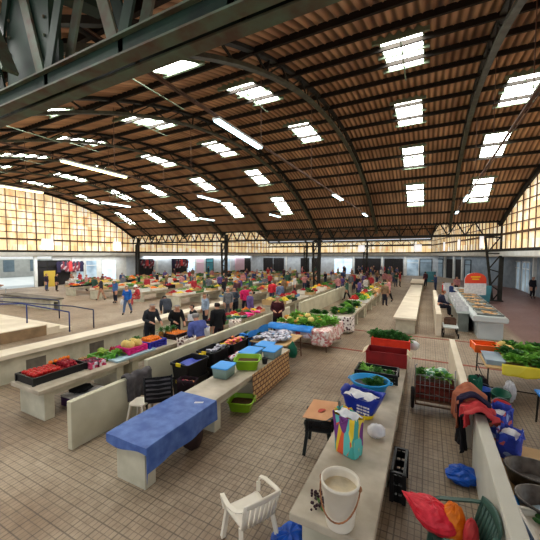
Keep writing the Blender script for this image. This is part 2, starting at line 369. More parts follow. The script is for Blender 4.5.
# ------------------------------------------------------------------ the hall
Y0, SPAN, ZS, RISE = 1.6, 26.4, 5.85, 4.1
RAD = ((SPAN / 2) ** 2 + RISE ** 2) / (2 * RISE)
def vz(y):
    k = math.floor((y - Y0) / SPAN); yc = Y0 + k * SPAN + SPAN / 2
    return ZS + RISE - RAD + sqrt(max(0, RAD * RAD - (y - yc) ** 2))
Y1, Y2 = Y0 + SPAN, Y0 + 2 * SPAN - .2
def XL(y): return -34.3 if y < 29 else -34.3 + (y - 29) * .257
def XR(y): return 4.7 - (y - 28.6) * .165

g = MB(); g.box(-60, 30, -14, 75, -.3, 0); struct('floor', g, 'floor_tiles')
for i, (y, w) in enumerate(((11.05, .12), (14.1, .12))):
    g = MB(); g.box(-5.2 if i else -4.2, 3.2, y, y + w, .001, .006); struct('trim_%d' % (20 + i), g, 'grout_red')

def roof(ya, yb, ny):
    g = MB(); P = .26; nx = int(52 / (P / 4))
    for i in range(ny + 1):
        pass
    vs = []; xs = None
    for i in range(ny + 1):
        y = ya + (yb - ya) * i / ny; yy = min(max(y, ya + .001), yb - .001)
        xl = XL(y) - .25; xr = XR(y) + .2; z = vz(yy)
        for j in range(nx + 1):
            x = -36 + 46 * j / nx
            x = min(max(x, xl), xr); off = (.05, 0, -.05, 0)[j % 4]
            vs.append((x, y, z + off))
    fs = []
    for i in range(ny):
        for j in range(nx):
            a = i * (nx + 1) + j
            if abs(vs[a][0] - vs[a + 1][0]) < 1e-6 and abs(vs[a + nx + 1][0] - vs[a + nx + 2][0]) < 1e-6: continue
            fs.append((a, a + 1, a + nx + 2, a + nx + 1))
    g.add(vs, fs); return g
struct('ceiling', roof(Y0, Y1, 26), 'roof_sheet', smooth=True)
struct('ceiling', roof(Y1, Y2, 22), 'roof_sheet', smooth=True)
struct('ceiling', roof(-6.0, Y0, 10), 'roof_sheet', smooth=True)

NP = 20
pn = 0
for vlt in range(2):
    for k in range(1, NP):
        y = Y0 + vlt * SPAN + SPAN * k / NP
        if vlt == 1 and k % 2: continue
        z = vz(y) - .12; g = MB(); g.box(XL(y), XR(y), y - .035, y + .035, z - .08, z + .08)
        struct('roof_purlin', g, 'purlin_dark')
for y in (-4, -2, -.6, .6):
    z = vz(y) - .12; g = MB(); g.box(XL(y), XR(y), y - .035, y + .035, z - .08, z + .08); struct('roof_purlin', g, 'purlin_dark')

# arched lattice ribs
AX = [1.5, -4.0, -9.35, -14.7, -20.1, -25.5, -30.9]
def rib(x, ya, yb, end=False):
    g = MB(); n = 34; depth = .48
    def pt(i, dz):
        y = ya + (yb - ya) * i / n; yy = min(max(y, ya + .01), yb - .01)
        t = (y - (ya + yb) / 2) / RAD
        return Vector((x if not end else (XR(y) - .12 if end > 0 else XL(y) + .12), y + dz * t * .9, vz(yy) -   .1 - dz))
    for i in range(n):
        for dz in (0, depth):
            g.bar(pt(i, dz), pt(i + 1, dz), .17, .09, 0 if dz else 1)
        a, b = (0, depth) if i % 2 else (depth, 0)
        g.bar(pt(i, a), pt(i + 1, b), .05, .04, 1)
        if i % 4 == 0: g.bar(pt(i, 0), pt(i, depth), .05, .04, 1)
    return g
for x in AX:
    struct('roof_arch', rib(x, Y0, Y1), ['arch_green', 'steel_dark'])
    struct('roof_arch', rib(x, Y1, Y2), ['arch_green', 'steel_dark'])
for e in (1, -1):
    for ya, yb in ((Y0, Y1), (Y1, Y2)):
        g = MB(); q = []
        for i in range(31):
            y = ya + (yb - ya) * i / 30; yy = min(max(y, ya + .01), yb - .01); q.append((XR(y) - .1 if e > 0 else XL(y) + .1, y, vz(yy) - .2))
        for a, b in zip(q, q[1:]): g.bar(a, b, .16, .3 if e > 0 else .22)
        struct('roof_arch', g, 'steel_dark')

# longitudinal lattice girders
def girder(y, xa, xb, zb, zt, pitch, w):
    g = MB()
    g.box(xa, xb, y - w, y + w, zb - .09, zb + .09); g.box(xa, xb, y - w, y + w, zt - .12, zt + .12)
    n = int((xb - xa) / pitch)
    for i in range(n):
        x = xa + i * pitch
        g.bar((x, y, zb), (x + pitch / 2, y, zt), .09, .09, 1); g.bar((x + pitch / 2, y, zt), (x + pitch, y, zb), .09, .09, 1)
    return g
struct('roof_girder', girder(Y1, XL(Y1), XR(Y1), 4.9, 5.9, 1.15, .13), ['steel_dark', 'steel_dark'])
struct('roof_girder', girder(Y2 - .3, XL(Y2), XR(Y2), 5.0, 5.75, 1.5, .1), ['steel_dark', 'purlin_light'])
# near girder, close above the camera
YN = 1.6
g = MB()
for dy in (-.07, .07):
    g.box(-9.5, 6, YN + dy - .015, YN + dy + .015, 4.78, 4.9, 0)
    g.box(-9.5, 6, YN + dy - .05, YN + dy + .05, 4.9, 4.915, 1)
    g.box(-9.5, 6, YN + dy - .05, YN + dy + .05, 4.765, 4.78, 1)
    g.box(-9.5, 6, YN + dy - .06, YN + dy + .06, 6.0, 6.16, 0)
k = -9.3
while k < 5.5:
    for dy in (-.07, .07):
        g.bar((k, YN + dy, 4.9), (k + .42, YN + dy, 6.05), .02, .1, int(dy > 0), (1, 0, 0)); g.bar((k + .84, YN + dy, 4.9), (k + .44, YN + dy, 6.05), .02, .1, int(dy < 0), (1, 0, 0))
        g.bar((k, YN + dy, 4.78), (k, YN + dy, 4.9), .03, .05, 1)
    k += .92
struct('roof_girder', g, ['steel_green', 'steel_pale'])
for x in (-3.2, 2.2, -9.2):       # riveted arch feet standing on the near girder
    g = MB(); g.box(x - .34, x + .34, YN - .05, YN + .05, 4.915, 6.3); g.box(x - .42, x + .42, YN - .02, YN + .02, 4.915, 5.2, 0)
    g.bar((x - .25, YN, 6.1), (x - .2, Y0 + .8, 6.3), .2, .3, 0)
    for i in range(7):
        for dx in (-.28, .28): g.ball((x + dx, YN - .055, 5.25 + i * .15), .014, 6, 4, 1)
    g.bar((x - .75, YN - .16, 6.1), (x - .05, YN - .16, 4.98), .03, .12, 1, (0, 1, 0))
    struct('roof_arch', g, ['steel_green', 'steel_pale'])

# lattice columns along the middle girder
def lattice_column(x, y, lean, lab):
    g = MB(); z1 = 4.7
    pts = [(-.32, -.15), (.32 * lean, .15)]
    a0, a1 = Vector((x - .22, y, 0)), Vector((x - .22 - .55 * lean, y, z1)); b0, b1 = Vector((x + .22, y, 0)), Vector((x + .3, y, z1 + .9))
    g.bar(a0, a1, .16, .16); g.bar(b0, b1, .26, .26)
    n = 8
    for i in range(n):
        p, q = (a0, a1), (b0, b1)
        if i % 2: p, q = q, p
        g.bar(p[0].lerp(p[1], i / n), q[0].lerp(q[1], (i + 1) / n), .08, .08)
    g.bar(a1, (a1.x + .9, y, z1), .1, .1)
    g.box(x - .4, x + .42, y - .3, y + .3, 0, .06)
    struct('column', g, 'steel_dark')
for x, l in ((4.55, 1), (-9.35, .2), (-19.9, .2), (-33.6, -.2)): lattice_column(x, Y1, l, '')
for x in (-9.35, -20): lattice_column(x, Y2 - .6, .1, '')

# skylights: translucent sheets let into the roof
sk = []
for x in (-.9, -5.9, -11.4, -16.5, -22, -26.6, -31.5):
    for y in (5.3, 10.2, 15.6, 20.4, 24.6):
        if (x == -5.9 and y > 20) or (x == -.9 and y < 6): continue
        sk.append((x + (.12 if x == -.9 and y < 11 else 0), y))
sk += [(3.05, 15.4), (3.0, 20.2), (3.0, 24.6), (-2.5, 35.5), (-9, 34), (-15.5, 34), (-22, 36), (-2.5, 44), (-9, 44), (-16, 44), (-12, 39), (-6, 39), (-19, 40), (-8.9, .2), (-6.5, .3), (-4.6, .5)]
wi = 1
for x, y in sk:
    def fn(u, v, x=x, y=y):
        yy = y - 1.2 + 2.4 * v; return (x - .52 + 1.04 * u, yy, vz(yy) - .062)
    g = MB(); g.grid(fn, 1, 8); o = struct('window_%d' % wi, g, 'skylight_sheet')
    f = MB()
    for i in range(8):
        for sx in (-.54, .54):
            ya, yb = y - 1.2 + .3 * i, y - .9 + .3 * i; f.bar((x + sx, ya, vz(ya) - .04), (x + sx, yb, vz(yb) - .04), .04, .12)
    for yy in (y - 1.2, y + 1.2): f.box(x - .56, x + .56, yy - .02, yy + .02, vz(yy) - .1, vz(yy) + .03)
    for yy in (y - 1.2, y, y + 1.2): f.box(x - .7, x + .7, yy - .03, yy + .03, vz(yy) - .17, vz(yy) - .06)
    f.box(x - .02, x + .02, y - 1.2, y + 1.2, min(vz(y - 1.2), vz(y + 1.2), vz(y)) - .075, min(vz(y - 1.2), vz(y + 1.2), vz(y)) - .06)
    f.build('window_frame', 'purlin_light', o)
    wi += 1

# clerestory walls of weathered translucent sheets
ZB = 3.85
def clerestory(a, b, top, m, cell=.8):
    """a, b: (x, y) ends; top(t) gives the height"""
    global wi
    L_ = hypot(b[0] - a[0], b[1] - a[1]); n = max(2, int(L_ / .55))
    def P(t, z): return (a[0] + (b[0] - a[0]) * t, a[1] + (b[1] - a[1]) * t, z)
    g = MB(); vs = []
    for i in range(n + 1):
        t = i / n; vs += [P(t, ZB), P(t, max(ZB + .1, top(t)))]
    g.add(vs, [(2 * i, 2 * i + 2, 2 * i + 3, 2 * i + 1) for i in range(n)])
    o = struct('window_%d' % wi, g, m); wi += 1
    f = MB(); k = int(L_ / cell)
    dx, dy = (b[1] - a[1]) / L_ * .05, -(b[0] - a[0]) / L_ * .05
    if a[0] < -20 and b[0] < -20: pass
    for sgn in (1, -1):
        def Q(t, z): p = P(t, z); return (p[0] + dx * sgn, p[1] + dy * sgn, p[2])
        for i in range(k + 1):
            t = i / k; f.bar(Q(t, ZB), Q(t, max(ZB + .1, top(t))), .1 if i % 4 == 0 else .05, .05, 0, (dx, dy, 0))
        for z in (4.9, 5.55, 6.2, 6.85, 7.5, 8.15, 8.8):
            i0 = None
            for i in range(n + 1):
                ok = top(i / n) > z
                if ok and i0 is None: i0 = i
                if (not ok or i == n) and i0 is not None:
                    if i - i0 > 1: f.bar(Q(i0 / n, z), Q((i if ok else i - 1) / n, z), .06, .16 if z == 4.9 else .06, 0)
                    i0 = None
    f.build('window_frame', 'rust_frame', o)
mat('rust_frame', (112, 82, 56), .8, noise=3, rgb2=(76, 54, 38))
lt = lambda ya, yb: (lambda t: vz(min(max(ya + (yb - ya) * t, min(ya, yb) + .01), max(ya, yb) - .01)) - .15)
clerestory((-34.3, 4), (-34.3, Y1), lt(4, Y1), 'clerestory_y')
clerestory((XL(Y1), Y1), (XL(Y2), Y2), lt(Y1, Y2), 'clerestory_y')
clerestory((XL(Y2), Y2), (XR(Y2), Y2), lambda t: 5.8, 'clerestory_x')
clerestory((XR(Y2), Y2), (XR(Y1), Y1), lt(Y2, Y1), 'clerestory_y')
clerestory((XR(Y1), Y1), (XR(8), 8), lt(Y1, 8), 'clerestory_y')
# beam, white gutter band and low aisle roof below the clerestory
CL = [(-34.3, 4), (-34.3, Y1), (XL(Y2), Y2), (XR(Y2), Y2), (XR(Y1), Y1), (XR(8), 8)]
SH = [(-37, 4), (-37, 29), (-30.5, 56), (1.6, 56), (8.1, 39), (8.1, 16)]
tn = 1
for (a, b), (c, d) in zip(zip(CL, CL[1:]), zip(SH, SH[1:])):
    g = MB(); g.bar((a[0], a[1], 3.76), (b[0], b[1], 3.76), .22, .2); struct('trim_%d' % tn, g, 'steel_dark'); tn += 1
    g = MB(); g.bar((a[0], a[1], 3.5), (b[0], b[1], 3.5), .26, .32); struct('trim_%d' % tn, g, 'white_paint'); tn += 1
    g = MB(); z = 3.26
    g.add([(a[0], a[1], z), (b[0], b[1], z), (d[0], d[1], z), (c[0], c[1], z), (a[0], a[1], z + .1), (b[0], b[1], z + .1), (d[0], d[1], z + .1), (c[0], c[1], z + .1)],
          [(0, 1, 2, 3), (7, 6, 5, 4), (0, 4, 5, 1), (1, 5, 6, 2), (2, 6, 7, 3), (3, 7, 4, 0)])
    struct('ceiling', g, 'white_paint')
# shop fronts under the aisle roof
def shopwall(name, a, b, bays, pad=.05):
    """bays: list of (from, to, kind) in fractions of the wall"""
    L_ = hypot(b[0] - a[0], b[1] - a[1]); ang = atan2(b[1] - a[1], b[0] - a[0])
    g = MB(); g.box(0, L_, -.1, .1, 0, 3.26); struct(name, g, {'wall_left': 'white_paint', 'wall_right': 'wall_bluegrey', 'wall_right_far': 'wall_bluegrey'}.get(name, 'grey_paint'), loc=(a[0], a[1], 0), rz=ang)
    side = 1 if name in () else -1
    for t0, t1, kind in bays:
        x0, x1 = t0 * L_, t1 * L_
        global wi, dn
        if kind == 'post':
            h = MB(); h.box(x0, x0 + .28, -.32, -.1, 0, 3.26); struct('column', h, 'white_paint', loc=(a[0], a[1], 0), rz=ang); continue
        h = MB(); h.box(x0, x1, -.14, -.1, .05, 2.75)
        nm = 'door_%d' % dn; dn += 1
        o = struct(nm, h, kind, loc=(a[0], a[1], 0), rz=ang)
        f = MB(); n = max(1, int((x1 - x0) / 1.1))
        for i in range(n + 1):
            x = x0 + (x1 - x0) * i / n; f.box(x - .05, x + .05, -.19, -.14, .05, 2.8)
        f.box(x0, x1, -.19, -.14, 2.7, 2.82); f.box(x0, x1, -.19, -.14, 2.1, 2.17); 
        f.build('door_frame', 'white_paint' if kind in ('shop_glow', 'pink_panel', 'shop_glass') else 'steel_dark', o)
dn = 1
def frac(u, a, b):
    p = at(u, 300, 0); d = (b[0] - a[0], b[1] - a[1])
    return (a[0] * p[1] - a[1] * p[0]) / (d[1] * p[0] - d[0] * p[1])
def bays(a, b, lst): return [(frac(u0, a, b), frac(u1, a, b), k) for u0, u1, k in lst]
WL, WL2, WF, WD, WR = ((-37, 19.6), (-37, 29)), ((-37, 29), (-30.5, 56)), ((-30.5, 56), (1.6, 56)), ((1.6, 56), (8.1, 39)), ((8.1, 39), (8.1, 17))
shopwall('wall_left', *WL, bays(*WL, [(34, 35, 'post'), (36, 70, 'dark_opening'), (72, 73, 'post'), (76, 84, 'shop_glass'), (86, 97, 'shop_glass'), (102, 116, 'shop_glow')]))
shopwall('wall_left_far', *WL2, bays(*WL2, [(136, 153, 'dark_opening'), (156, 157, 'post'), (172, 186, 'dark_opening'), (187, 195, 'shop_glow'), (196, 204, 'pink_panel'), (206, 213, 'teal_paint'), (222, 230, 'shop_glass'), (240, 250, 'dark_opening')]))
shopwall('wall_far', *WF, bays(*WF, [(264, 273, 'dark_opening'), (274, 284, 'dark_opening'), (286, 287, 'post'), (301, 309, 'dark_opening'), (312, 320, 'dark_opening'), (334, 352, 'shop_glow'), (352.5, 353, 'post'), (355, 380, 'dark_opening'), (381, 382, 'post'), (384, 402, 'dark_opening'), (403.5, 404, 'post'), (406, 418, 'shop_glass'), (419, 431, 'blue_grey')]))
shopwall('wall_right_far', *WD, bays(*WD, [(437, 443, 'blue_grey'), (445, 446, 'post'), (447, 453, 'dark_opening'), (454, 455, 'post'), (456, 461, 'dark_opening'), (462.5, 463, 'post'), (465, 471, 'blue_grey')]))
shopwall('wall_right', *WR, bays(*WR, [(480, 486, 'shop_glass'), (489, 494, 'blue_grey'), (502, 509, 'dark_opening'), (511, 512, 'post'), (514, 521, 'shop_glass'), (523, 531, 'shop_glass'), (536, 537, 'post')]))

g = MB(); g.box(-70, -37.5, -14, 40, -.02, .004); struct('floor', g, 'white_tile')
g = MB(); g.box(-58, -57.6, 0, 60, 0, 7); struct('wall_outside', g, 'white_paint')
for i in range(10):
    h = MB(); h.box(-57.58, -57.5, 2 + 3.6 * i, 3.4 + 3.6 * i, .8, 2.6); struct('window_%d' % (200 + i), h, 'blue_grey')
h = MB(); h.box(-57.4, -54, 4, 40, 2.9, 3.05); struct('trim_40', h, 'grey_paint')
# fluorescent fittings on cable trays hung along the hall
def light(x, y, z, L_, warm, lab):
    t = thing('tube_light', lab, 'ceiling light', (x, y, z))
    g = MB(); g.box(-.09, .09, 0, L_, .0, .05); g.build('fitting', 'tube_frame', t)
    for dx in (-.045, .045):
        h = MB(); h.tube([(dx, .03, -.02), (dx, L_ - .03, -.02)], .024, 8); h.build('tube', 'tube_warm' if warm else 'tube_light', t, smooth=True)
TZ = 6.4
trays = [(-4.25, 'bluish white'), (-10.45, 'warm yellow'), (-16.6, 'warm yellow'), (1.75, 'bluish white')]
for i, (x, c) in enumerate(trays):
    g = MB(); ya, yb = (2.6, 46)
    g.box(x - .03, x + .03, ya, yb, TZ + .05, TZ + .09); g.box(x + .06, x + .08, ya, yb, TZ + .05, TZ + .07)
    y = ya + 1
    while y < yb: g.box(x - .008, x + .008, y - .008, y + .008, TZ + .09, vz(y) - .05); y += 4.2
    o = g.build('cable_tray', 'rust_metal'); tag(o, 'thin cable tray under the roof, %s' % ['carrying the bright bluish tube light over the centre', 'carrying the long yellow tube light', 'farthest left, by the gable windows', 'at the right in front of the skylights'][i], 'cable tray')
lp = [(-4.25, 5.7, 2.05, 0, 'large bright bluish tube light hung over the middle of the hall'),
      (-4.25, 15.3, 1.7, 0, 'bluish tube light on the centre cable tray, second from the camera'),
      (-4.25, 23.2, 1.6, 0, 'bluish tube light on the centre cable tray, third from the camera'),
      (-4.25, 31, 1.5, 0, 'small far bluish tube light on the centre cable tray beyond the girder'),
      (-10.45, 5.9, 2.4, 1, 'long yellow tube light hung in the left half of the roof'),
      (-10.45, 12.5, 1.8, 0, 'white tube light behind the long yellow one on its tray'),
      (-10.45, 20.5, 1.8, 0, 'white tube light far along the tray of the yellow one, near the girder'),
      (-16.6, 6.5, 2.0, 1, 'yellow tube light at the left edge under the gable windows'),
      (-16.6, 11.5, 1.9, 0, 'white tube light above the left gable windows'),
      (-16.6, 20, 1.9, 0, 'white tube light in front of the girder at the left'),
      (1.75, 18.5, 1.9, 0, 'thin tube light in front of the right-hand skylight'),
      (1.75, 25.0, 1.2, 0, 'short tube light at the right end of the girder')]
for x, y, L_, w, lab in lp: light(x, y, TZ, L_, w, lab)
# square white sign boxes on the clerestory beams
for (x, y, rz, lab) in [(-33.9, 17.6, pi / 2, 'square white sign box at the left over the clothes shop'), (-33.9, 25.4, pi / 2, 'square white sign box near the corner of the left gable'),
                        (XR(31) - .3, 31.5, pi / 2, 'white sign box on the right windows nearest the lattice column'), (XR(38) - .3, 38, pi / 2, 'white sign box in the middle of the right windows'), (XR(44.5) - .3, 44.5, pi / 2, 'white sign box on the right windows nearest the far corner'),
                        (-9.9, 53, 0, 'square white panel in the far windows at the centre'), (-1.4, 53, 0, 'square white panel in the far windows near the right corner')]:
    g = MB(); g.box(-.5, .5, -.08, .08, 0, 1.05); g.box(-.54, .54, -.1, .1, -.03, 0, 1); g.box(-.54, .54, -.1, .1, 1.05, 1.08, 1)
    tag(g.build('sign_box', ['sign_white', 'grey_paint'] if False else ['sign_white', 'grey_paint'], None, (x, y, 3.95), rz), lab, 'sign')

# ------------------------------------------------------------------ market furniture
def slab_table(name, lab, x0, x1, ya, yb, z=.68, step=1.7, group=None, topm='concrete_top', first=.12):
    t = thing(name, lab, 'table', ((x0 + x1) / 2, (ya + yb) / 2, 0), 0, group)
    w, l = (x1 - x0) / 2, (yb - ya) / 2
    g = MB(); g.box(-w, w, -l, l, z - .09, z); g.build('tabletop', topm, t, bevel=.012)
    n = max(2, int(2 * l / step) + 1)
    for i in range(n):
        y = -l + first + (2 * l - 2 * first - .2) * i / (n - 1)
        g = MB(); g.box(-w + .1, w - .06, y, y + .2, 0, z - .09); g.build('leg', 'concrete_side', t, bevel=.01)
    g = MB(); g.box(w - .2, w - .1, -l + first + .2, l - first - .2, z - .22, z - .09); g.build('rail', 'concrete_side', t)
    return t
def low_wall(lab, x0, x1, ya, yb, z, m='wall_cream', rnd=0):
    g = MB()
    # profile in Y-Z with a rounded top corner at the far end
    pts = [(ya, 0), (yb, 0)]
    if rnd: pts += [(yb + .0, z - rnd)] + [(yb - rnd + rnd * cos(a), z - rnd + rnd * sin(a)) for a in [pi / 8 * i for i in range(5)]]
    else: pts += [(yb, z)]
    pts += [(ya, z)]
    n = len(pts); vs = [(x0, y, q) for y, q in pts] + [(x1, y, q) for y, q in pts]
    g.add(vs, [tuple(range(n - 1, -1, -1)), tuple(range(n, 2 * n))] + [(i, (i + 1) % n, n + (i + 1) % n, n + i) for i in range(n)])
    return tag(g.build('partition_wall', m, bevel=.015), lab, 'low wall')

slab_table('market_table', 'long concrete market table in the right foreground holding the white bucket', -1.25, -.4, 2.9, 9.95)
slab_table('market_table', 'concrete market table half covered by the blue oilcloth', -4.27, -3.5, 3.0, 8.15, first=.03)
slab_table('market_table', 'concrete market table carrying the black tray of tomatoes at the left', -7.95, -6.85, 3.3, 5.4)
slab_table('market_table', 'concrete market table behind the melons with the blue orange crate', -7.95, -6.9, 5.46, 8.3)
slab_table('market_table', 'concrete market table of crates in front of the pink jacket shopper', -7.9, -6.95, 9.6, 13.3)
low_wall('cream rounded-end panel wall behind the blue covered table', -5.56, -5.44, 3.1, 4.45, .86, rnd=.2)
low_wall('cream panel wall behind the black crates and the folding chair', -5.95, -5.83, 5.1, 13.6, .93)
low_wall('cream panel wall facing the camera beyond the floral covered stall', -6.05, -5.9, 15.2, 27.5, .9)
low_wall('pale concrete wall along the right aisle, foreground length with bags over it', .7, .86, 2.3, 5.75, .9, 'wall_pale_grey')
low_wall('narrow concrete wall behind the hand cart and the draped jackets', .62, .76, 6.3, 10.6, .9, 'concrete_pale')
low_wall('white low wall the woman in navy sits on', .36, .56, 14.6, 24.5, .95, 'concrete_pale')
# long counter wall at the left with small dark openings
t = thing('counter_wall', 'long low concrete counter wall with small dark openings at the left', 'low wall', (-10, 9, 0))
g = MB(); g.box(-.35, .3, -6.5, 5.8, .68, .8); g.build('coping', 'concrete_pale', t, bevel=.01)
g = MB(); g.box(-.2, .18, -6.5, 5.8, 0, .68); g.build('wall_panel', 'concrete_side', t)
for y in (-4.55, -2.75, -.6, 1.6, 3.8): g = MB(); g.box(.175, .19, y, y + .5, .12, .5); g.build('opening', 'concrete_dark', t)
# bare pale tables continuing down the right-centre row
for i, (ya, yb, lab) in enumerate([(14.4, 22.2, 'clean pale concrete table beyond the red crates, nearest of its row'), (22.35, 31, 'clean pale concrete table, second along the row beyond the red crates')]):
    slab_table('market_table', lab, -1.3, -.38, ya, yb, .7, topm='concrete_pale')
slab_table('market_table', 'pale table at the far end of the row beyond the red crates', -1.5, -.3, 32.5, 38, .75, topm='concrete_pale')
# raised platform with steps and rails at the far left
g = MB(); g.box(-34, -14.4, 2.5, 7.35, 0, .45); struct('trim_30', g, 'concrete_pale')
for i in range(2):
    g = MB(); g.box(-24, -14.4, 7.35 + .5 * i, 7.85 + .5 * i, 0, .3 - .15 * i); struct('trim_%d' % (31 + i), g, 'concrete_pale')
g = MB(); g.box(-14.4, -14.36, 2.5, 7.3, 0, .42); struct('trim_33', g, 'step_brown')
def rail(lab, pts, posts, m):
    t = thing('handrail', lab, 'handrail', (pts[0][0], pts[0][1], 0))
    o = Vector((pts[0][0], pts[0][1], 0))
    g = MB(); g.tube([Vector(p) - o for p in pts], .03, 8); g.build('top_rail', m, t, smooth=True)
    for p, zb in posts:
        g = MB(); g.tube([Vector((p[0], p[1], zb)) - o, Vector(p) - o], .028, 8); g.build('post', m, t, smooth=True)
rail('blue handrail with two posts on the platform steps', [(-17.6, 5.2, 1.35), (-15.6, 7.0, 1.3), (-14.6, 7.8, 1.0), (-14.1, 8.1, .88)], [((-15.45, 7.1, 1.28), .45), ((-14.1, 8.1, .88), 0)], 'rail_blue')
rail('dark handrail ending in the rightmost post by the steps', [(-18.2, 7.2, 1.2), (-14.7, 8.6, 1.02), (-13.85, 9.05, .85)], [((-13.85, 9.05, .85), 0)], 'rail_dark')
rail('dark handrail behind the blue one on the steps', [(-21, 8.0, 1.15), (-18.2, 9.3, 1.05), (-17.6, 9.6, .95)], [((-17.6, 9.6, .95), 0)], 'rail_dark')

# ------------------------------------------------------------------ produce prototypes (mesh data shared by the copies)
PM = {}
def blob(name, mats, r, n=10, k=6, jit=.04, stem=True, squash=1):
    g = MB(); g.ball((0, 0, r * squash), (r, r, r * squash), n, k, 0, jit)
    if stem: g.tube([(0, 0, 2 * r * squash - .005), (.004, .003, 2 * r * squash + r * .25)], r * .09, 5, 1)
    PM[name] = g.mesh(name, mats, True)
blob('tomato', ['tomato', 'stem_green'], .045, squash=.82); blob('orange', ['orange_fruit', 'stem_green'], .045); blob('apple', ['apple_red', 'stem_green'], .042, squash=.9)
blob('melon', ['melon', 'stem_green'], .12, 14, 9, .015); blob('plum', ['plum', 'stem_green'], .03, 8, 5); blob('potato', ['potato', 'potato'], .04, 9, 6, .12, False, .75)
blob('lemon', ['lemon', 'stem_green'], .038); blob('squash', ['squash', 'stem_green'], .11, 14, 8, .05, True, .7)
def banana():
    g = MB()
    for k in range(6):
        a = (k - 2.5) * .22; pts = []
        for i in range(7):
            t = i / 6; pts.append((sin(a) * (.04 + .1 * t) + .0, t * .17 - .08, .03 + .05 * sin(pi * t) + .006 * k))
        g.tube(pts, [.008, .016, .019, .02, .019, .015, .006], 7)
    g.tube([(0, -.08, .03), (0, -.12, .05)], .014, 6, 1); PM['banana_bunch'] = g.mesh('banana_bunch', ['banana', 'stem_green'], True)
banana()
def pine():
    g = MB(); g.lathe([(.0, 0), (.05, .005), (.07, .05), (.075, .1), (.07, .15), (.045, .19), (0, .2)], 14)
    for i in range(22):
        a = i * 2.4; e = .3 + i / 22 * 1.1; g.leaf((0, 0, .19), (cos(a) * cos(e), sin(a) * cos(e), sin(e)), .2, .035, 1, .35)
    PM['pineapple'] = g.mesh('pineapple', ['pineapple', 'leaf_dark'], True)
pine()
def leafy(name, m, n, L_, w, e0=.2, e1=1.45, heart=True):
    g = MB()
    for i in range(n):
        a = i * 2.399; e = e0 + (e1 - e0) * i / n
        g.leaf((cos(a) * .02, sin(a) * .02, .02), (cos(a) * cos(e), sin(a) * cos(e), sin(e)), L_ * R(.8, 1.1), w, 0, .25)
    if heart: g.ball((0, 0, L_ * .3), (L_ * .33, L_ * .33, L_ * .32), 8, 5, 0, .1)
    PM[name] = g.mesh(name, [m], False)
leafy('lettuce', 'leaf_light', 22, .19, .15); leafy('kale', 'leaf_dark', 20, .26, .12, .5, 1.5, False); leafy('greens', 'leaf_green', 22, .24, .11, .2, 1.4, False); leafy('cabbage', 'leaf_green', 20, .15, .16)
leafy('chard', 'leaf_light', 14, .3, .09, .1, 1.2, False)
def grape():
    g = MB()
    for i in range(46):
        t = R(0, 1); q = .11 * (1 - .6 * t); g.ball((R(-q, q), -.1 + .22 * t, .02 + R(0, .035)), R(.011, .016), 6, 4)
    g.tube([(0, .1, .02), (0, -.1, .03), (0.02, -.15, .05)], .012, 5, 1); PM['grape_bunch'] = g.mesh('grape_bunch', ['grape_dark', 'stem_green'], True)
grape()
def cucumber():
    g = MB(); g.tube([(-.11, 0, .022), (-.09, 0, .022), (0, .012, .022), (.09, 0, .022), (.11, -.004, .022)], [.006, .019, .022, .019, .006], 8); PM['cucumber'] = g.mesh('cucumber', ['leaf_dark'], True)
cucumber()
def put(kind, lab, cat, x, y, z, s=1, rz=None, group=None, tilt=0):
    o = bpy.data.objects.new(kind, PM[kind]); C.objects.link(o); o.location = (x, y, z); o.scale = (s, s, s)
    o.rotation_euler = (R(-tilt, tilt), R(-tilt, tilt), R(0, 6.28) if rz is None else rz); return tag(o, lab, cat, group)
def fill(kind, lab, cat, x, y, z, w, l, nx, ny, group, s=1, layers=1, rz=0, dz=.05, tilt=.35):
    for k in range(layers):
        for i in range(nx):
            for j in range(ny):
                a = (-w / 2 + w * (i + .5 + .25 * (k % 2)) / nx) + R(-.006, .006); b = (-l / 2 + l * (j + .5 + .25 * (k % 2)) / ny) + R(-.006, .006)
                if k and (i == nx - 1 or j == ny - 1): continue
                put(kind, lab, cat, x + a * cos(rz) - b * sin(rz), y + a * sin(rz) + b * cos(rz), z + k * dz + R(0, .006), s * R(.92, 1.08), None, group, tilt)
def heap_mesh(m, L_, w, h, r, n, leafy_=False):
    g = MB()
    if leafy_:
        for i in range(n):
            a = R(0, 6.28); p = (R(-w, w) * .4, R(-L_, L_) * .4, R(0, h)); g.leaf(p, (cos(a), sin(a), R(.2, 1.3)), r * 3.2, r * 1.6, 0, .3)
    else:
        for i in range(n):
            x, y = R(-.5, .5), R(-.5, .5); q = max(0, 1 - (2 * x) ** 2) * max(0, 1 - (2 * y) ** 2)
            g.ball((x * (w - 2 * r), y * (L_ - 2 * r), r * .8 + h * q * R(.6, 1)), r * R(.85, 1.15), 7, 5)
    return g.mesh('produce_heap', m, not leafy_)
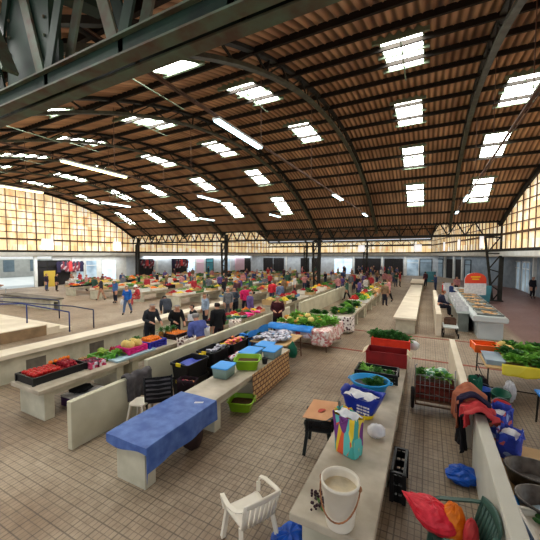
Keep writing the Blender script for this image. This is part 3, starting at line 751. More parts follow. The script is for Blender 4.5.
def crate_mesh(m, w, l, h, slots=True, name='crate', t=.018):
    g = MB(); w2, l2 = w / 2, l / 2
    g.box(-w2 + t, w2 - t, -l2 + t, l2 - t, 0, t)
    n = 3 if slots else 1
    def side(x0, x1, y0, y1):
        if not slots: g.box(x0, x1, y0, y1, 0, h); return
        for i in range(n):
            g.box(x0, x1, y0, y1, h * (i / n), h * (i / n) + h / n * .72)
    side(-w2, w2, -l2, -l2 + t); side(-w2, w2, l2 - t, l2); side(-w2, -w2 + t, -l2 + t, l2 - t); side(w2 - t, w2, -l2 + t, l2 - t)
    for sx in (-1, 1):
        for sy in (-1, 1):
            g.box(sx * w2 - .025, sx * w2 + .025, sy * l2 - .025, sy * l2 + .025, 0, h)
    if slots:
        for i in range(int(l / .12)):
            y = -l2 + l * (i + .5) / int(l / .12)
            for sx in (-1, 1): g.box(sx * (w2 - t / 2) - t / 2, sx * (w2 - t / 2) + t / 2, y - .01, y + .01, 0, h)
        for i in range(int(w / .12)):
            x = -w2 + w * (i + .5) / int(w / .12)
            for sy in (-1, 1): g.box(x - .01, x + .01, sy * (l2 - t / 2) - t / 2, sy * (l2 - t / 2) + t / 2, 0, h)
    for a in ((-w2 - .015, w2 + .015, -l2 - .015, -l2 + t), (-w2 - .015, w2 + .015, l2 - t, l2 + .015), (-w2 - .015, -w2 + t, -l2, l2), (w2 - t, w2 + .015, -l2, l2)): g.box(*a, h - .02, h + .008)
    return g.mesh(name, m)
def crate(lab, m, x, y, z, w, l, h, rz=0, slots=True, name='crate', group=None, cat='crate'):
    o = bpy.data.objects.new(name, crate_mesh(m, w, l, h, slots, name)); C.objects.link(o); o.location = (x, y, z); o.rotation_euler = (0, 0, rz)
    return tag(o, lab, cat, group)
# ------------------------------------------------------------------ centre foreground table and what stands on it
TZ0 = .68
def rect_path(a, b, r, z, n=6):
    """rounded rectangle ring, a x b half sizes"""
    p = []
    for cx, cy, s in ((a - r, b - r, 0), (-a + r, b - r, 1), (-a + r, -b + r, 2), (a - r, -b + r, 3)):
        for i in range(n): t = pi / 2 * (s + i / (n - 1)); p.append((cx + r * cos(t), cy + r * sin(t), z))
    return p
def loft(g, rings, mi=0, close_bottom=True):
    n = len(rings[0]); vs = [q for r in rings for q in r]
    fs = [(i * n + j, i * n + (j + 1) % n, (i + 1) * n + (j + 1) % n, (i + 1) * n + j) for i in range(len(rings) - 1) for j in range(n)]
    if close_bottom: fs.append(tuple(range(n - 1, -1, -1)))
    g.add(vs, fs, mi)
# bucket
t = thing('bucket', 'tall white plastic bucket with a wood coloured handle on the near table', 'bucket', (-.74, 3.02, TZ0))
g = MB(); g.lathe([(0, 0), (.135, 0), (.142, .02), (.182, .43), (.195, .435), (.195, .46), (.177, .462), (.172, .43), (.135, .06), (0, .05)], 32); g.lathe([(.152, .12), (.156, .14), (.152, .16)], 32)
g.build('pail', 'white_plastic', t, smooth=True)
g = MB(); g.disc((0, 0, .37), .168, 32); g.build('residue', 'sediment', t)
pts = [(.195 * cos(a) * 1.02, -.195 * 1.05 * sin(a) - .0, .42 - .26 * sin(a)) for a in [pi * i / 16 for i in range(17)]]
g = MB(); g.tube(pts, .008, 8); g.build('handle', 'wood_handle', t, smooth=True)
for s in (-1, 1): g = MB(); g.ball((s * .197, 0, .42), (.02, .025, .03), 8, 6); g.build('handle_lug', 'wood_handle', t, smooth=True)
put('grape_bunch', 'small dark withered bunch lying beside the white bucket', 'grapes', -1.0, 3.15, TZ0, 1.15, .6)
def shopping_bag(lab, x, y, z, w, d, h, rz, mats, lean=(0, 0), inner='white_bag', band=None, name='shopping_bag', fillz=.86, soft=.014, rd=.05, flare=0):
    t = thing(name, lab, 'bag', (x, y, z), rz)
    def ring(f, zz):
        f *= 1 + flare * (zz / h - .5); p = rect_path(w / 2 * f, d / 2 * f * (1 - .25 * zz / h * .6), rd, zz, 5)
        return [(q[0] * (1 + .03 * sin(17 * q[0] + 9 * zz)) + R(-soft, soft) * (.3 + zz / h) * .7 + lean[0] * zz / h, q[1] + R(-soft, soft) * (.3 + zz / h) + lean[1] * zz / h, q[2] + (R(-.03, .04) if zz > h * .9 else 0)) for q in p]
    hs = [0, .02, h * .22, h * .45, h * .7, h * .9, h]
    fs = [.9, .96, 1.0, 1.04, 1.06, 1.1, 1.14]
    rings = [ring(f, q) for f, q in zip(fs, hs)]
    g = MB()
    if band:
        loft(g, rings[:3], 1); loft(g, rings[2:], 0, False); o = g.build('bag_body', [mats, band], t, smooth=True)
    else: loft(g, rings, 0); o = g.build('bag_body', mats, t, smooth=True)
    solid(o, .006)
    g = MB(); c = (lean[0] * .9, lean[1] * .9)
    g.grid(lambda u, v: (c[0] + (u - .5) * w * 1.0, c[1] + (v - .5) * d * .78, h * fillz + .06 * sin(3 * u) * sin(pi * v) + .02 * sin(11 * u + 7 * v)), 8, 6)
    g.build('contents', inner, t, smooth=True)
    for s in (-1, 1):
        g = MB(); y0 = s * d * .42
        g.tube([(-w * .22 + lean[0], y0 + lean[1], h * .97), (-w * .18 + lean[0], y0 + lean[1] + s * .03, h * .98), (lean[0], y0 + s * .06 + lean[1], h * .86), (w * .18 + lean[0], y0 + lean[1] + s * .03, h * .98), (w * .22 + lean[0], y0 + lean[1], h * .97)], .011, 6)
        g.build('strap', mats, t, smooth=True)
    return t
shopping_bag('tall multicoloured patterned carrier bag standing on the near table', -.92, 4.2, TZ0, .34, .24, .5, -.35, 'bag_print', (-.04, .05), fillz=1.0)
t = shopping_bag('large blue carrier bag with yellow base and white print on the near table', -.95, 5.3, TZ0, .52, .38, .38, -.25, 'bag_blue', (-.02, .03), band='bag_yellow', soft=.022, rd=.14, flare=.4)
g = MB()
for i in range(3):
    x = .02
    for wd in (.05, .035, .06, .03): g.box(x, x + wd, -.226 - .003, -.226,   .25 - i * .05, .275 - i * .05); x += wd + .012
g.build('lettering', 'white_bag', t)
g = MB(); g.lathe([(0, 0), (.035, 0), (.035, .004), (0, .004)], 5, (-.08, 0, 0)); o = g.build('emblem', 'bag_yellow', t, (0, -.228, .16)); o.rotation_euler = (pi / 2, 0, 0)
g = MB(); g.ball((0, 0, .09), (.13, .12, .1), 14, 8, 0, .12)
tag(g.build('plastic_bag', 'white_bag', None, (-.63, 4.75, TZ0), smooth=True), 'small knotted white plastic bag beside the patterned carrier bag', 'bag')
# basin
def basin(lab, x, y, z, rx, ry, h, m, fillm, rz=0, name='basin', square=.0, lvl=.6, group=None):
    t = thing(name, lab, 'basin', (x, y, z), rz, group)
    g = MB()
    if square:
        def rr(f, zz): return rect_path(rx * f, ry * f, square * f, zz, 6)
        loft(g, [rr(.78, 0), rr(.82, .01), rr(1.0, h - .02), rr(1.08, h - .015), rr(1.08, h), rr(.97, h)], 0); 
        loft(g, [rr(.8, .02), rr(.97, h)], 0, True)
    else:
        g.lathe([(0, 0), (.72, 0), (.76, .015), (.96, h - .03), (1.04, h - .025), (1.04, h), (.95, h), (.74, .03), (0, .02)], 32, (0, 0, 0), 0, rx, ry)
    g.build('bowl', m, t, smooth=True)
    for s in (-1, 1): g = MB(); g.tube([(s * rx * 1.02, -.07, h - .02), (s * (rx * 1.02 + .04), -.05, h - .02), (s * (rx * 1.02 + .04), .05, h - .02), (s * rx * 1.02, .07, h - .02)], .012, 6); g.build('handle', m, t, smooth=True)
    if fillm:
        g = MB()
        f = .74 + .2 * lvl
        if square: g.add(rect_path(rx * f, ry * f, square * f, h * lvl, 6), [tuple(range(24))])
        else: g.disc((0, 0, h * lvl), f, 28, 0, rx, ry)
        g.build('contents', fillm, t)
    return t
basin('round blue plastic basin holding green leaves on the near table', -.98, 6.32, TZ0, .37, .33, .24, 'blue_basin', 'tub_grey', 0)
for i in range(5): put('kale', 'bunch of dark green leaves in the blue basin', 'greens', -.9 + R(-.15, .17), 6.35 + R(-.12, .12), TZ0 + .13, .75, None, 'leaves in the blue basin')
crate('black crate of pale and dark greens behind the blue basin', 'black_plastic', -.95, 7.1, TZ0, .84, .5, .2, .02)
for i in range(9): put(['chard', 'greens', 'cabbage'][i % 3], ['pale leafy stalk bunch in the black crate behind the basin', 'green leaf bunch in the black crate behind the basin', 'small cabbage in the black crate behind the basin'][i % 3], 'greens', -.95 + (i % 3 - 1) * .24, 7.1 + (i // 3 - 1) * .14, TZ0 + .05, .85, None, ['pale stalks', 'green bunches', 'small cabbages'][i % 3] + ' in the black crate')
t = thing('carton', 'empty dark red open carton with cream flaps on the near table', 'box', (-.87, 8.2, TZ0), .03)
g = MB()
for a in ((-.47, .47, -.28, -.265), (-.47, .47, .265, .28), (-.47, -.455, -.265, .265), (.455, .47, -.265, .265)): g.box(*a, 0, .34)
g.box(-.46, .46, -.27, .27, 0, .015); g.build('box_body', 'red_crate', t, bevel=.006)
for s in (-1, 1):
    g = MB(); g.add([(s * .47, -.26, .34), (s * .47, .26, .34), (s * .58, .2, .26), (s * .57, -.22, .24)], [(0, 1, 2, 3)]); solid(g.build('flap', 'sediment', t), .006)
crate('bright orange red crate heaped with dark leafy greens at the end of the near table', 'orange_crate', -.9, 9.45, TZ0, .98, .5, .34, .02, slots=False)
for i in range(16): put('kale', 'dark green leafy bunch heaped behind the orange red crate', 'greens', -.95 + (i % 6 - 2.5) * .17 + R(-.03, .03), 9.45 + (i // 6 - .2) * .16, TZ0 + .22 + R(0, .1), 1.05, None, 'leafy greens heaped on the orange red crate', .4)
g = MB(); g.ball((0, 0, .11), (.17, .15, .13), 14, 8, 0, .12); g.tube([(0, 0, .2), (-.04, .03, .27)], [.05, .02], 6)
tag(g.build('plastic_bag', 'white_bag', None, (-.32, 9.75, TZ0), smooth=True), 'white plastic bag hanging beside the orange red crate', 'bag')
# black crate leaning on the floor by the table side
o = crate('black lattice crate stood on end beside the near table', 'black_plastic', -.3, 4.75, .0, .16, .6, .42, 0, True)

# ------------------------------------------------------------------ plastic armchairs
def plastic_chair(lab, m, x, y, rz):
    t = thing('plastic_chair', lab, 'chair', (x, y, 0), rz)
    g = MB(); g.grid(lambda u, v: ((u - .5) * (.46 - .06 * (1 - v)), -.21 + .43 * v, .425 + .012 * (2 * u - 1) ** 2 - .012 * sin(pi * v) - (.03 * max(0, v - .85) / .15)), 8, 8); solid(g.build('seat', m, t, smooth=True), .02)
    bk = MB()
    def P(u, z): return ((u - .5) * (.44 + .1 * (z - .43)), -.2 - .27 * (z - .43) - .03 * (1 - (2 * u - 1) ** 2), z)
    for i in range(7):
        u0 = .06 + .88 * i / 7; u1 = u0 + .085
        bk.add([P(u0, .44), P(u1, .44), P(u1, .6), P(u0, .6), P(u1, .76), P(u0, .76)], [(0, 1, 2, 3), (3, 2, 4, 5)])
    bk.grid(lambda u, v: P(u, .75 + .1 * v - .04 * v * (2 * u - 1) ** 2), 10, 3); bk.grid(lambda u, v: P(u * .07, .44 + .36 * v), 1, 4); bk.grid(lambda u, v: P(.93 + u * .07, .44 + .36 * v), 1, 4)
    solid(bk.build('backrest', m, t, smooth=True), .016)
    for s in (-1, 1):
        a = MB(); pts = [(s * .23, -.28, .74), (s * .28, -.2, .7), (s * .295, -.05, .665), (s * .285, .1, .655), (s * .265, .19, .63), (s * .25, .21, .55), (s * .235, .19, .43)]
        for p, q in zip(pts, pts[1:]): a.bar(p, q, .05, .018)
        a.build('armrest', m, t)
        for yy, dy in ((.18, .05), (-.17, -.09)):
            l = MB(); l.bar((s * .205, yy, .43), (s * .25, yy + dy, 0), .05, .03); l.bar((s * .2, yy - .02, .43), (s * .245, yy + dy - .02, 0), .02, .05); l.build('leg', m, t)
    return t
plastic_chair('white plastic armchair alone on the open floor in front', 'white_plastic', -1.82, 3.04, 1.05).scale.z = .9
plastic_chair('dark plastic armchair with a crate on its seat beside the near table', 'near_black_green', -1.62, 5.1, pi / 2 + .15)
crate('black crate resting on the seat of the dark plastic chair', 'black_plastic', -1.6, 5.1, .44, .46, .4, .2, .3)
g = MB(); g.add([(-.26, -.27, -.02), (.22, -.3, .02), (.3, .26, .09), (-.2, .3, .05)], [(0, 1, 2, 3)])
o = g.build('cardboard_sheet', 'cardboard', None, (-1.6, 5.1, .68), .1); solid(o, .008); tag(o, 'pale orange cardboard sheet with a red stain lying on the black crate', 'cardboard')
g = MB(); g.add([(.0 + .08 * (1 + .25 * sin(3 * a)) * cos(a), -.04 + .07 * (1 + .2 * cos(2 * a)) * sin(a), .006 + .035 + .058 * (.08 * cos(a)) / .26 + .1 * (-.04 + .07 * sin(a)) * .7) for a in [2 * pi * i / 14 for i in range(14)]], [tuple(range(14))]); g.build('stain', 'red_stain', o)
plastic_chair('dark green plastic armchair holding red and orange sacks at the bottom right', 'dark_green_plastic', .33, 3.62, 1.75)
def sack(lab, m, x, y, z, r, rz, tip):
    g = MB(); g.ball((0, 0, 0), r, 22, 14, 0, .07)
    for i, p in enumerate(g.v):
        k = max(0, p[0] / r[0]); g.v[i] = (p[0] * (1 + tip * k * k), p[1] * (1 - .75 * k * k), p[2] * (1 - .7 * k * k) + .05 * k)
    tag(g.build('mesh_sack', m, None, (x, y, z), rz), lab, 'sack')
sack('bright red filled plastic sack spilling over the green chair', 'bag_red', .1, 3.7, .57, (.26, .17, .15), 2.7, .35)
sack('orange filled plastic sack on the seat of the green chair', 'bag_orange', .3, 3.7, .56, (.15, .13, .2), 1.2, .1)
sack('thin red sack at the back of the green chair', 'cloth_red', .45, 3.6, .54, (.1, .07, .19), 1.2, .1)
def crumpled(lab, m, x, y, z, rx, ry, rz_, seed=1):
    random.seed(seed); g = MB(); g.ball((0, 0, rz_), (rx, ry, rz_), 20, 12, 0, .13); o = g.build('plastic_bag', m, None, (x, y, z), R(0, 3)); tag(o, lab, 'bag')
    for i in range(4): pass
crumpled('crumpled blue plastic bag lying alone on the aisle floor at the right', 'plastic_blue_bag', .53, 5.35, 0, .24, .2, .09, 3)
crumpled('crumpled blue plastic bag on the floor at the bottom edge by the near table end', 'plastic_blue_bag', -1.35, 3.15, 0, .28, .2, .1, 4)

# ------------------------------------------------------------------ blue covered table
g = MB()
def cloth(u, v):
    y = 2.97 + 1.62 * v; L_ = .86 + .36; s = u * L_
    if s < .86: x, z = -4.32 + s, .69
    else: x, z = -3.455 + .02 * sin(14 * v) * (s - .86) / .36, .69 - (s - .86)
    z += .004 * sin(9 * u + 5 * v)
    if v < .07: y += .0; z -= (1 - v / .07) * .13 * (1 + .3 * sin(8 * u))
    if v < .07: y = 2.97 + .02 * v
    return (x, y, z)
g.grid(cloth, 44, 30); o = g.build('tablecloth', 'blue_oilcloth', None, smooth=False); solid(o, .006); tag(o, 'blue marbled oilcloth draped over the near end of the left table', 'tablecloth')
g = MB(); g.add([(0, 0, 0), (.16, .03, .0), (.17, .06, .012), (.01, .04, .01)], [(0, 1, 2, 3)]); tag(g.build('paper_strip', 'white_bag', None, (-3.75, 4.3, .7), .3), 'thin strip of white paper on the blue oilcloth', 'paper')
g = MB()
def matf(u, v): return (-3.475 + .012 * sin(6 * u) + (.05 * (1 - v) ** 2 if v < 1 else 0), 5.95 + 2.05 * u, .06 + .64 * v + .01 * sin(5 * u))
g.grid(matf, 16, 8); o = g.build('woven_mat', 'woven_mat'); solid(o, .008); tag(o, 'woven checked brown mat hanging down the side of the left table', 'mat')
basin('lime green basin of brown scraps standing on the left table', -3.84, 6.35, TZ0, .29, .27, .24, 'lime_plastic', 'dregs', .4, square=.08)
basin('lime green basin on the floor under the left table', -3.62, 5.72, 0, .27, .25, .22, 'lime_plastic', 'dregs', .3, square=.1)
def tub(lab, x, y, z, w, l, h, rz, fillm=None):
    t = thing('food_box', lab, 'box', (x, y, z), rz)
    g = MB(); rr = lambda f, zz: rect_path(w / 2 * f, l / 2 * f, .05, zz, 5)
    loft(g, [rr(.88, 0), rr(.97, h * .9), rr(.97, h)]); g.build('box_body', 'clear_plastic', t, smooth=True)
    g = MB(); loft(g, [rr(1.02, h), rr(1.05, h + .005), rr(1.05, h + .025), rr(.9, h + .03)]); g.add(rr(.9, h + .03), [tuple(range(20))]); g.build('lid', 'blue_lid', t)
    if fillm: g = MB(); loft(g, [rr(.85, .01), rr(.9, h * .6)]); g.add(rr(.9, h * .6), [tuple(range(20))]); g.build('contents', fillm, t)
tub('clear box with blue lid nearest the blue oilcloth', -4.05, 5.66, TZ0, .4, .46, .22, .1, 'leaf_green')
tub('clear box with blue lid behind the lime green basin, left of the pair', -4.1, 6.95, TZ0, .44, .6, .2, .05, 'styrofoam')
tub('clear box with blue lid behind the lime green basin, right of the pair', -3.66, 7.35, TZ0, .36, .6, .2, .05, 'styrofoam')
tub('flat blue lidded box farthest along the left table', -4.1, 7.75, TZ0, .44, .5, .16, .05, 'styrofoam')
g = MB(); g.lathe([(0, 0), (.06, 0), (.075, .14), (.07, .14), (.055, .01), (0, .01)], 14); tag(g.build('cup', 'black_plastic', None, (-3.6, 6.78, TZ0), smooth=True), 'black cup beside the lime green basin', 'cup')
g = MB(); g.ball((0, 0, .2), (.2, .15, .22), 16, 9, 0, .06); g.tube([(-.1, 0, .38), (-.07, 0, .5), (.07, 0, .5), (.1, 0, .38)], .014, 6); tag(g.build('handbag', 'brown_bag', None, (-3.62, 4.12, 0), 1.4, smooth=True), 'dark brown bag on the floor under the blue covered table', 'bag')
# stool, folding chair, draped coat
t = thing('stool', 'white plastic stool between the blue covered table and the panel wall', 'stool', (-5.14, 4.3, 0), .3)
g = MB(); loft(g, [rect_path(.17, .17, .07, .44), rect_path(.175, .175, .07, .41)], 0, False); g.add(rect_path(.17, .17, .07, .44), [tuple(range(24))]); g.build('seat', 'white_plastic', t)
for sx in (-1, 1):
    for sy in (-1, 1): g = MB(); g.bar((sx * .13, sy * .13, .42), (sx * .19, sy * .19, 0), .06, .035); g.build('leg', 'white_plastic', t)
t = thing('folding_chair', 'black folding chair with a slatted back beside the white stool', 'chair', (-4.95, 4.62, 0), .75)
g = MB(); g.grid(lambda u, v: ((u - .5) * .5, -.2 - .12 * v - .015 * sin(pi * u), .42 + .56 * v), 4, 6); solid(g.build('backrest', 'black_cloth', t), .012)
g = MB()
for i in range(5): z = .5 + i * .1; g.box(-.235, .235, -.225 - .12 * (z - .42) / .56, -.205 - .12 * (z - .42) / .56, z, z + .04)
g.build('back_slat', 'grey_cloth', t)
g = MB(); g.box(-.24, .24, -.2, .24, .4, .43); g.build('seat', 'black_cloth', t)
for s in (-1, 1):
    g = MB(); g.tube([(s * .26, .26, 0), (s * .26, -.2, .43), (s * .26, -.33, 1.0)], .014, 6); g.tube([(s * .25, -.3, 0), (s * .25, .22, .43), (s * .25, .24, .62), (s * .25, -.25, .64)], .014, 6); g.build('frame', 'black_plastic', t, smooth=True)
def drape(name, lab, cat, m, x, y, z, wall_w, ya, yb, dl, dr, rz=0, amp=.03, puff=.04):
    """cloth hung over a wall top that runs along Y; dl, dr: drops on the two sides"""
    g = MB(); L_ = dl + wall_w + dr
    def fn(u, v):
        s = u * L_; yy = ya + (yb - ya) * v
        if s < dl: xx, zz = -wall_w / 2 - puff * (.6 + .4 * sin(9 * v + 2)), z - (dl - s)
        elif s < dl + wall_w: xx, zz = -wall_w / 2 + s - dl, z + puff * sin(pi * (s - dl) / wall_w) * (1 + .3 * sin(13 * v))
        else: xx, zz = wall_w / 2 + puff * (.6 + .4 * sin(11 * v)), z - (s - dl - wall_w)
        k = abs(u - .5) * 2
        return (x + xx + amp * k * sin(23 * v + 5 * u), yy + amp * .6 * sin(8 * u), zz + (.02 * sin(16 * v)))
    g.grid(fn, 26, 22); o = g.build(name, m, None, smooth=True); solid(o, .012); return tag(o, lab, cat)
drape('coat', 'grey coat thrown over the rounded end of the cream panel wall', 'coat', 'grey_cloth', -5.5, 0, .88, .16, 4.2, 4.85, .25, .5)
# black totes with yellow clips behind the left table
def tote(lab, x, y, z, w, l, h, rz=0, clip=True):
    t = thing('storage_tote', lab, 'storage box', (x, y, z), rz)
    g = MB(); rr = lambda f, zz: rect_path(w / 2 * f, l / 2 * f, .05, zz, 4)
    loft(g, [rr(.86, 0), rr(.95, h * .85), rr(1.03, h * .86), rr(1.03, h), rr(.96, h)]); loft(g, [rr(.84, .02), rr(.96, h)]); g.build('box_body', 'black_plastic', t)
    if clip:
        for s in (-1, 1): g = MB(); g.box(-.07, .07, s * l / 2 * 1.03 - .015, s * l / 2 * 1.03 + .015, h * .86, h + .02); g.build('clip', 'bag_yellow', t)
tote('black storage tote on the floor under the open one', -5.2, 5.85, 0, .56, .8, .42); tote('open black storage tote with yellow clips, nearest of the row', -5.2, 5.85, .42, .56, .8, .4)
tote('black storage tote on the floor in the second stack', -5.25, 6.85, 0, .56, .8, .42); tote('open black storage tote with a yellow clip, second of the row', -5.25, 6.85, .42, .56, .8, .4)
tote('black storage tote on the floor in the third stack', -5.25, 7.8, 0, .56, .8, .42); tote('black storage tote holding pink packets, third of the row', -5.25, 7.8, .42, .56, .8, .38)
tote('black storage tote on the floor in the farthest stack', -5.25, 8.75, 0, .56, .8, .42); tote('black storage tote holding blue and green goods, farthest of the row', -5.25, 8.75, .42, .56, .8, .36)
g = MB(); g.grid(lambda u, v: ((u - .5) * .4, (v - .5) * .5, .03 * sin(5 * u + 3 * v)), 6, 6); o = g.build('folded_bag', 'bag_blue', None, (-5.2, 5.9, .72)); solid(o, .02); tag(o, 'folded blue plastic bag lying inside the nearest open black tote', 'bag')
def packets(lab, x, y, z, w, l, n, m, group, s=(.16, .12, .06), name='packet', cat='packet'):
    for i in range(n):
        g = MB(); a, b, c = (q * R(.8, 1.2) for q in s)
        loft(g, [rect_path(a * .4, b * .4, .02, 0, 3), rect_path(a * .5, b * .5, .03, c * .4, 3), rect_path(a * .5, b * .5, .03, c * .7, 3), rect_path(a * .36, b * .36, .02, c, 3)]); g.add(rect_path(a * .36, b * .36, .02, c, 3), [tuple(range(12))])
        o = g.build(name, m, None, (x + R(-w, w) / 2, y + R(-l, l) / 2, z + (i % 7) * .016), R(0, 3)); o.rotation_euler = (R(-.2, .2), R(-.2, .2), R(0, 3)); tag(o, lab, cat, group)
packets('pink and red plastic packet piled in the third black tote', -5.25, 7.8, .72, .36, .6, 16, 'packets', 'pink packets in the tote')
packets('grey and white packet in the second black tote', -5.25, 7.0, .7, .34, .5, 9, 'packets_grey', 'grey packets in the tote')
packets('blue plastic packet in the farthest black tote', -5.3, 8.7, .72, .36, .5, 9, 'tarp_blue', 'blue packets in the tote')
packets('green packet in the farthest black tote', -5.15, 9.0, .74, .3, .3, 5, 'leaf_green', 'green packets in the tote')
packets('pink bottle packet in a heap behind the clear boxes', -4.6, 7.3, .55, .25, 1.0, 8, 'red_boxes', 'pink packets by the clear boxes')
tote('open black tote of pink packets behind the clear boxes', -4.62, 7.3, 0, .4, 1.1, .6, clip=False)
t = shopping_bag('dark blue bag with a pink cloth standing by the folding chair', -4.78, 5.28, 0, .36, .3, .6, .3, 'garment_dark', inner='packets')
g = MB(); g.lathe([(0, 0), (.22, 0), (.26, .6), (.27, .62), (.25, .62), (.21, .03), (0, .03)], 20); tag(g.build('bin', 'black_plastic', None, (-5.2, 9.65, .1 - .1), smooth=True), 'dark round bin behind the blue tarp near the man in burgundy', 'bin')

# ------------------------------------------------------------------ left fruit table
tz = .68
def ftray(): pass
crate('long black crate of tomatoes at the near end of the left fruit table', 'black_plastic', -7.55, 3.94, tz, .68, 1.1, .16, .0, slots=False)
fill('tomato', 'ripe red tomato in the long black crate', 'tomato', -7.55, 3.75, tz + .05, .6, .66, 6, 7, 'tomatoes in the long black crate', 1.1, 2, dz=.08)
fill('apple', 'dark red fruit at the far end of the long black crate', 'apple', -7.55, 4.28, tz + .05, .6, .36, 6, 4, 'dark red fruit in the long black crate', 1, 3, dz=.06)
fill('orange', 'orange coloured fruit on the back edge of the black crate', 'fruit', -7.75, 4.2, tz + .19, .12, .5, 1, 5, 'orange fruit on the back of the black crates')
for i, y in enumerate((4.62, 4.8)):
    crate(['small purple and white fruit box beside the black crates', 'small purple and white fruit box touching the green crate'][i], 'red_boxes', -7.3, y, tz, .42, .17, .13, 0, slots=False, name='fruit_box', cat='box')
    fill('plum', 'dark plum in the small purple boxes', 'plum', -7.3, y, tz + .08, .36, .12, 6, 2, 'plums in the purple boxes')
crate('bright green crate of bananas on the left fruit table', 'green_crate', -7.5, 5.08, tz, .5, .36, .15, .0)
for i in range(5): put('banana_bunch', 'green banana bunch in the bright green crate', 'bananas', -7.5 + R(-.12, .12), 5.08 + R(-.1, .1), tz + .1 + i * .012, 1.1, None, 'green bananas in the crate', .2)
fill('potato', 'brown root vegetable beside the bananas', 'potato', -7.85, 4.85, tz + .02, .16, .25, 3, 3, 'brown roots beside the bananas', 1.1)
for i in range(3): put('chard', 'pale green leafy bunch between the bananas and the melons', 'greens', -7.35, 5.36 + .08 * i, tz + .06, .7, None, 'pale leafy bunches by the melons')
g = MB(); loft(g, [rect_path(.25, .62, .03, 0, 3), rect_path(.27, .64, .03, .05, 3), rect_path(.25, .62, .03, .05, 3), rect_path(.24, .61, .03, .025, 3)]); g.add(rect_path(.24, .61, .03, .025, 3), [tuple(range(12))])
tag(g.build('foam_tray', 'styrofoam', None, (-7.15, 5.72, tz)), 'pale blue foam tray along the edge of the fruit table', 'tray')
crate('bright pink crate of melons on the fruit table', 'pink_crate', -7.3, 5.85, tz + .05, .5, .56, .16, .0)
for i in range(4): put('melon', 'pale yellow melon in the pink crate', 'melon', -7.22 - .2 * (i // 2), 5.74 + .24 * (i % 2), tz + .13, 1.0, None, 'melons in the pink crate')
fill('apple', 'dark red fruit behind the pink crate', 'apple', -7.73, 5.85, tz + .02, .3, .6, 4, 8, 'dark red fruit behind the pink crate', 1, 2, dz=.06)
crate('royal blue crate of oranges next to the melons', 'blue_crate', -7.3, 6.55, tz, .5, .6, .2, .0)
fill('orange', 'orange in the royal blue crate', 'orange', -7.3, 6.55, tz + .12, .44, .52, 5, 6, 'oranges in the royal blue crate', 1.1, 2, dz=.07)
fill('lemon', 'yellow fruit behind the royal blue crate', 'lemon', -7.75, 6.5, tz + .02, .3, .5, 4, 6, 'yellow fruit behind the blue crate', 1.15, 2, dz=.055)
for i in range(4): put('pineapple', 'ripe pineapple standing on the back of the fruit table', 'pineapple', -7.75 + .12 * (i % 2), 7.35 + .14 * i, tz, 1.15, None, 'pineapples on the fruit table')
put('kale', 'dark green leafy bunch behind the melons', 'greens', -7.85, 6.45, tz, 1.3)
crate('brown crate of mixed fruit at the far end of the fruit table', 'brown_bag', -7.35, 7.65, tz, .5, .6, .16)
fill('orange', 'orange at the far end of the fruit table', 'orange', -7.35, 7.65, tz + .1, .44, .52, 5, 6, 'oranges at the far end of the fruit table', 1.1)
for i in range(3): put('banana_bunch', 'banana bunch on the far end of the fruit table', 'bananas', -7.2, 7.98 + .1 * i, tz + .02, 1.1, None, 'bananas at the far end')
t = thing('carton', 'purple carton on the floor beneath the tomato table', 'box', (-7.12, 4.35, 0), .05)
g = MB(); g.box(-.24, .24, -.36, .36, 0, .2); g.build('box_body', 'purple_box', t, bevel=.006); g = MB(); g.box(-.245, .245, -.365, .365, .2, .235); g.build('lid', 'white_bag', t)
crumpled('dark crumpled bag on top of the purple carton under the table', 'black_cloth', -7.12, 4.3, .236, .2, .24, .07, 8)
crumpled('small black bag on the floor beyond the tomato table', 'black_cloth', -6.75, 5.9, 0, .18, .2, .12, 9)
shopping_bag('spotted pink and brown fabric bag leaning behind the panel wall', -6.62, 7.3, 0, .5, .3, .85, 1.5, 'bag_spots', inner='garment_dark')
shopping_bag('white bag with blue contents beside the spotted bag', -6.62, 8.1, 0, .34, .3, 1.0, 1.4, 'white_bag', inner='bag_blue', fillz=1.0)
shopping_bag('spotted fabric bag behind the man in the black sweater', -6.55, 9.9, 0, .4, .3, .9, 1.5, 'bag_spots', inner='garment_dark')
# ------------------------------------------------------------------ packet table and floral stall
def trestle(lab, x0, x1, y0, y1, z, m='tan_board', legm='rust_metal', bar=True, name='trestle_table', group=None):
    t = thing(name, lab, 'table', ((x0 + x1) / 2, (y0 + y1) / 2, 0), 0, group); w, l = (x1 - x0) / 2, (y1 - y0) / 2
    g = MB(); g.box(-w, w, -l, l, z - .03, z); g.build('tabletop', m, t)
    for sx in (-1, 1):
        for sy in (-1, 1): g = MB(); g.tube([(sx * (w - .06), sy * (l - .06), z - .03), (sx * (w - .04), sy * (l - .04), 0)], .018, 6); g.build('leg', legm, t)
    if bar:
        g = MB()
        for sy in (-1, 1): g.tube([(-w + .05, sy * (l - .05), .22), (w - .05, sy * (l - .05), .22)], .014, 6)
        for sx in (-1, 1): g.tube([(sx * (w - .05), -l + .05, .22), (sx * (w - .05), l - .05, .22)], .014, 6)
        g.build('stretcher', legm, t)
    return t
trestle('small metal legged table stacked with grey plastic packets', -4.95, -3.7, 8.3, 9.7, .7)
packets('grey and white plastic wrapped packet on the small metal legged table', -4.35, 8.95, .7, .85, 1.0, 34, 'packets_grey', 'plastic wrapped packets on the metal legged table', (.3, .24, .08))
g = MB(); g.grid(lambda u, v: (-5.02 + .06 * sin(7 * u) , 8.35 + 1.3 * u, .95 - .75 * v + .03 * sin(9 * u)), 12, 8); o = g.build('plastic_sheet', 'tarp_blue'); solid(o, .006); tag(o, 'blue plastic sheet hanging at the side of the packet table', 'sheet')
g = MB(); g.lathe([(0, 0), (.1, .03), (.15, .16), (.13, .32), (.05, .44), (.02, .5), (0, .52)], 12); 
for i, p in enumerate(g.v): g.v[i] = (p[0] * (1 + .12 * sin(5 * p[2] * 9)), p[1] * .7, p[2])
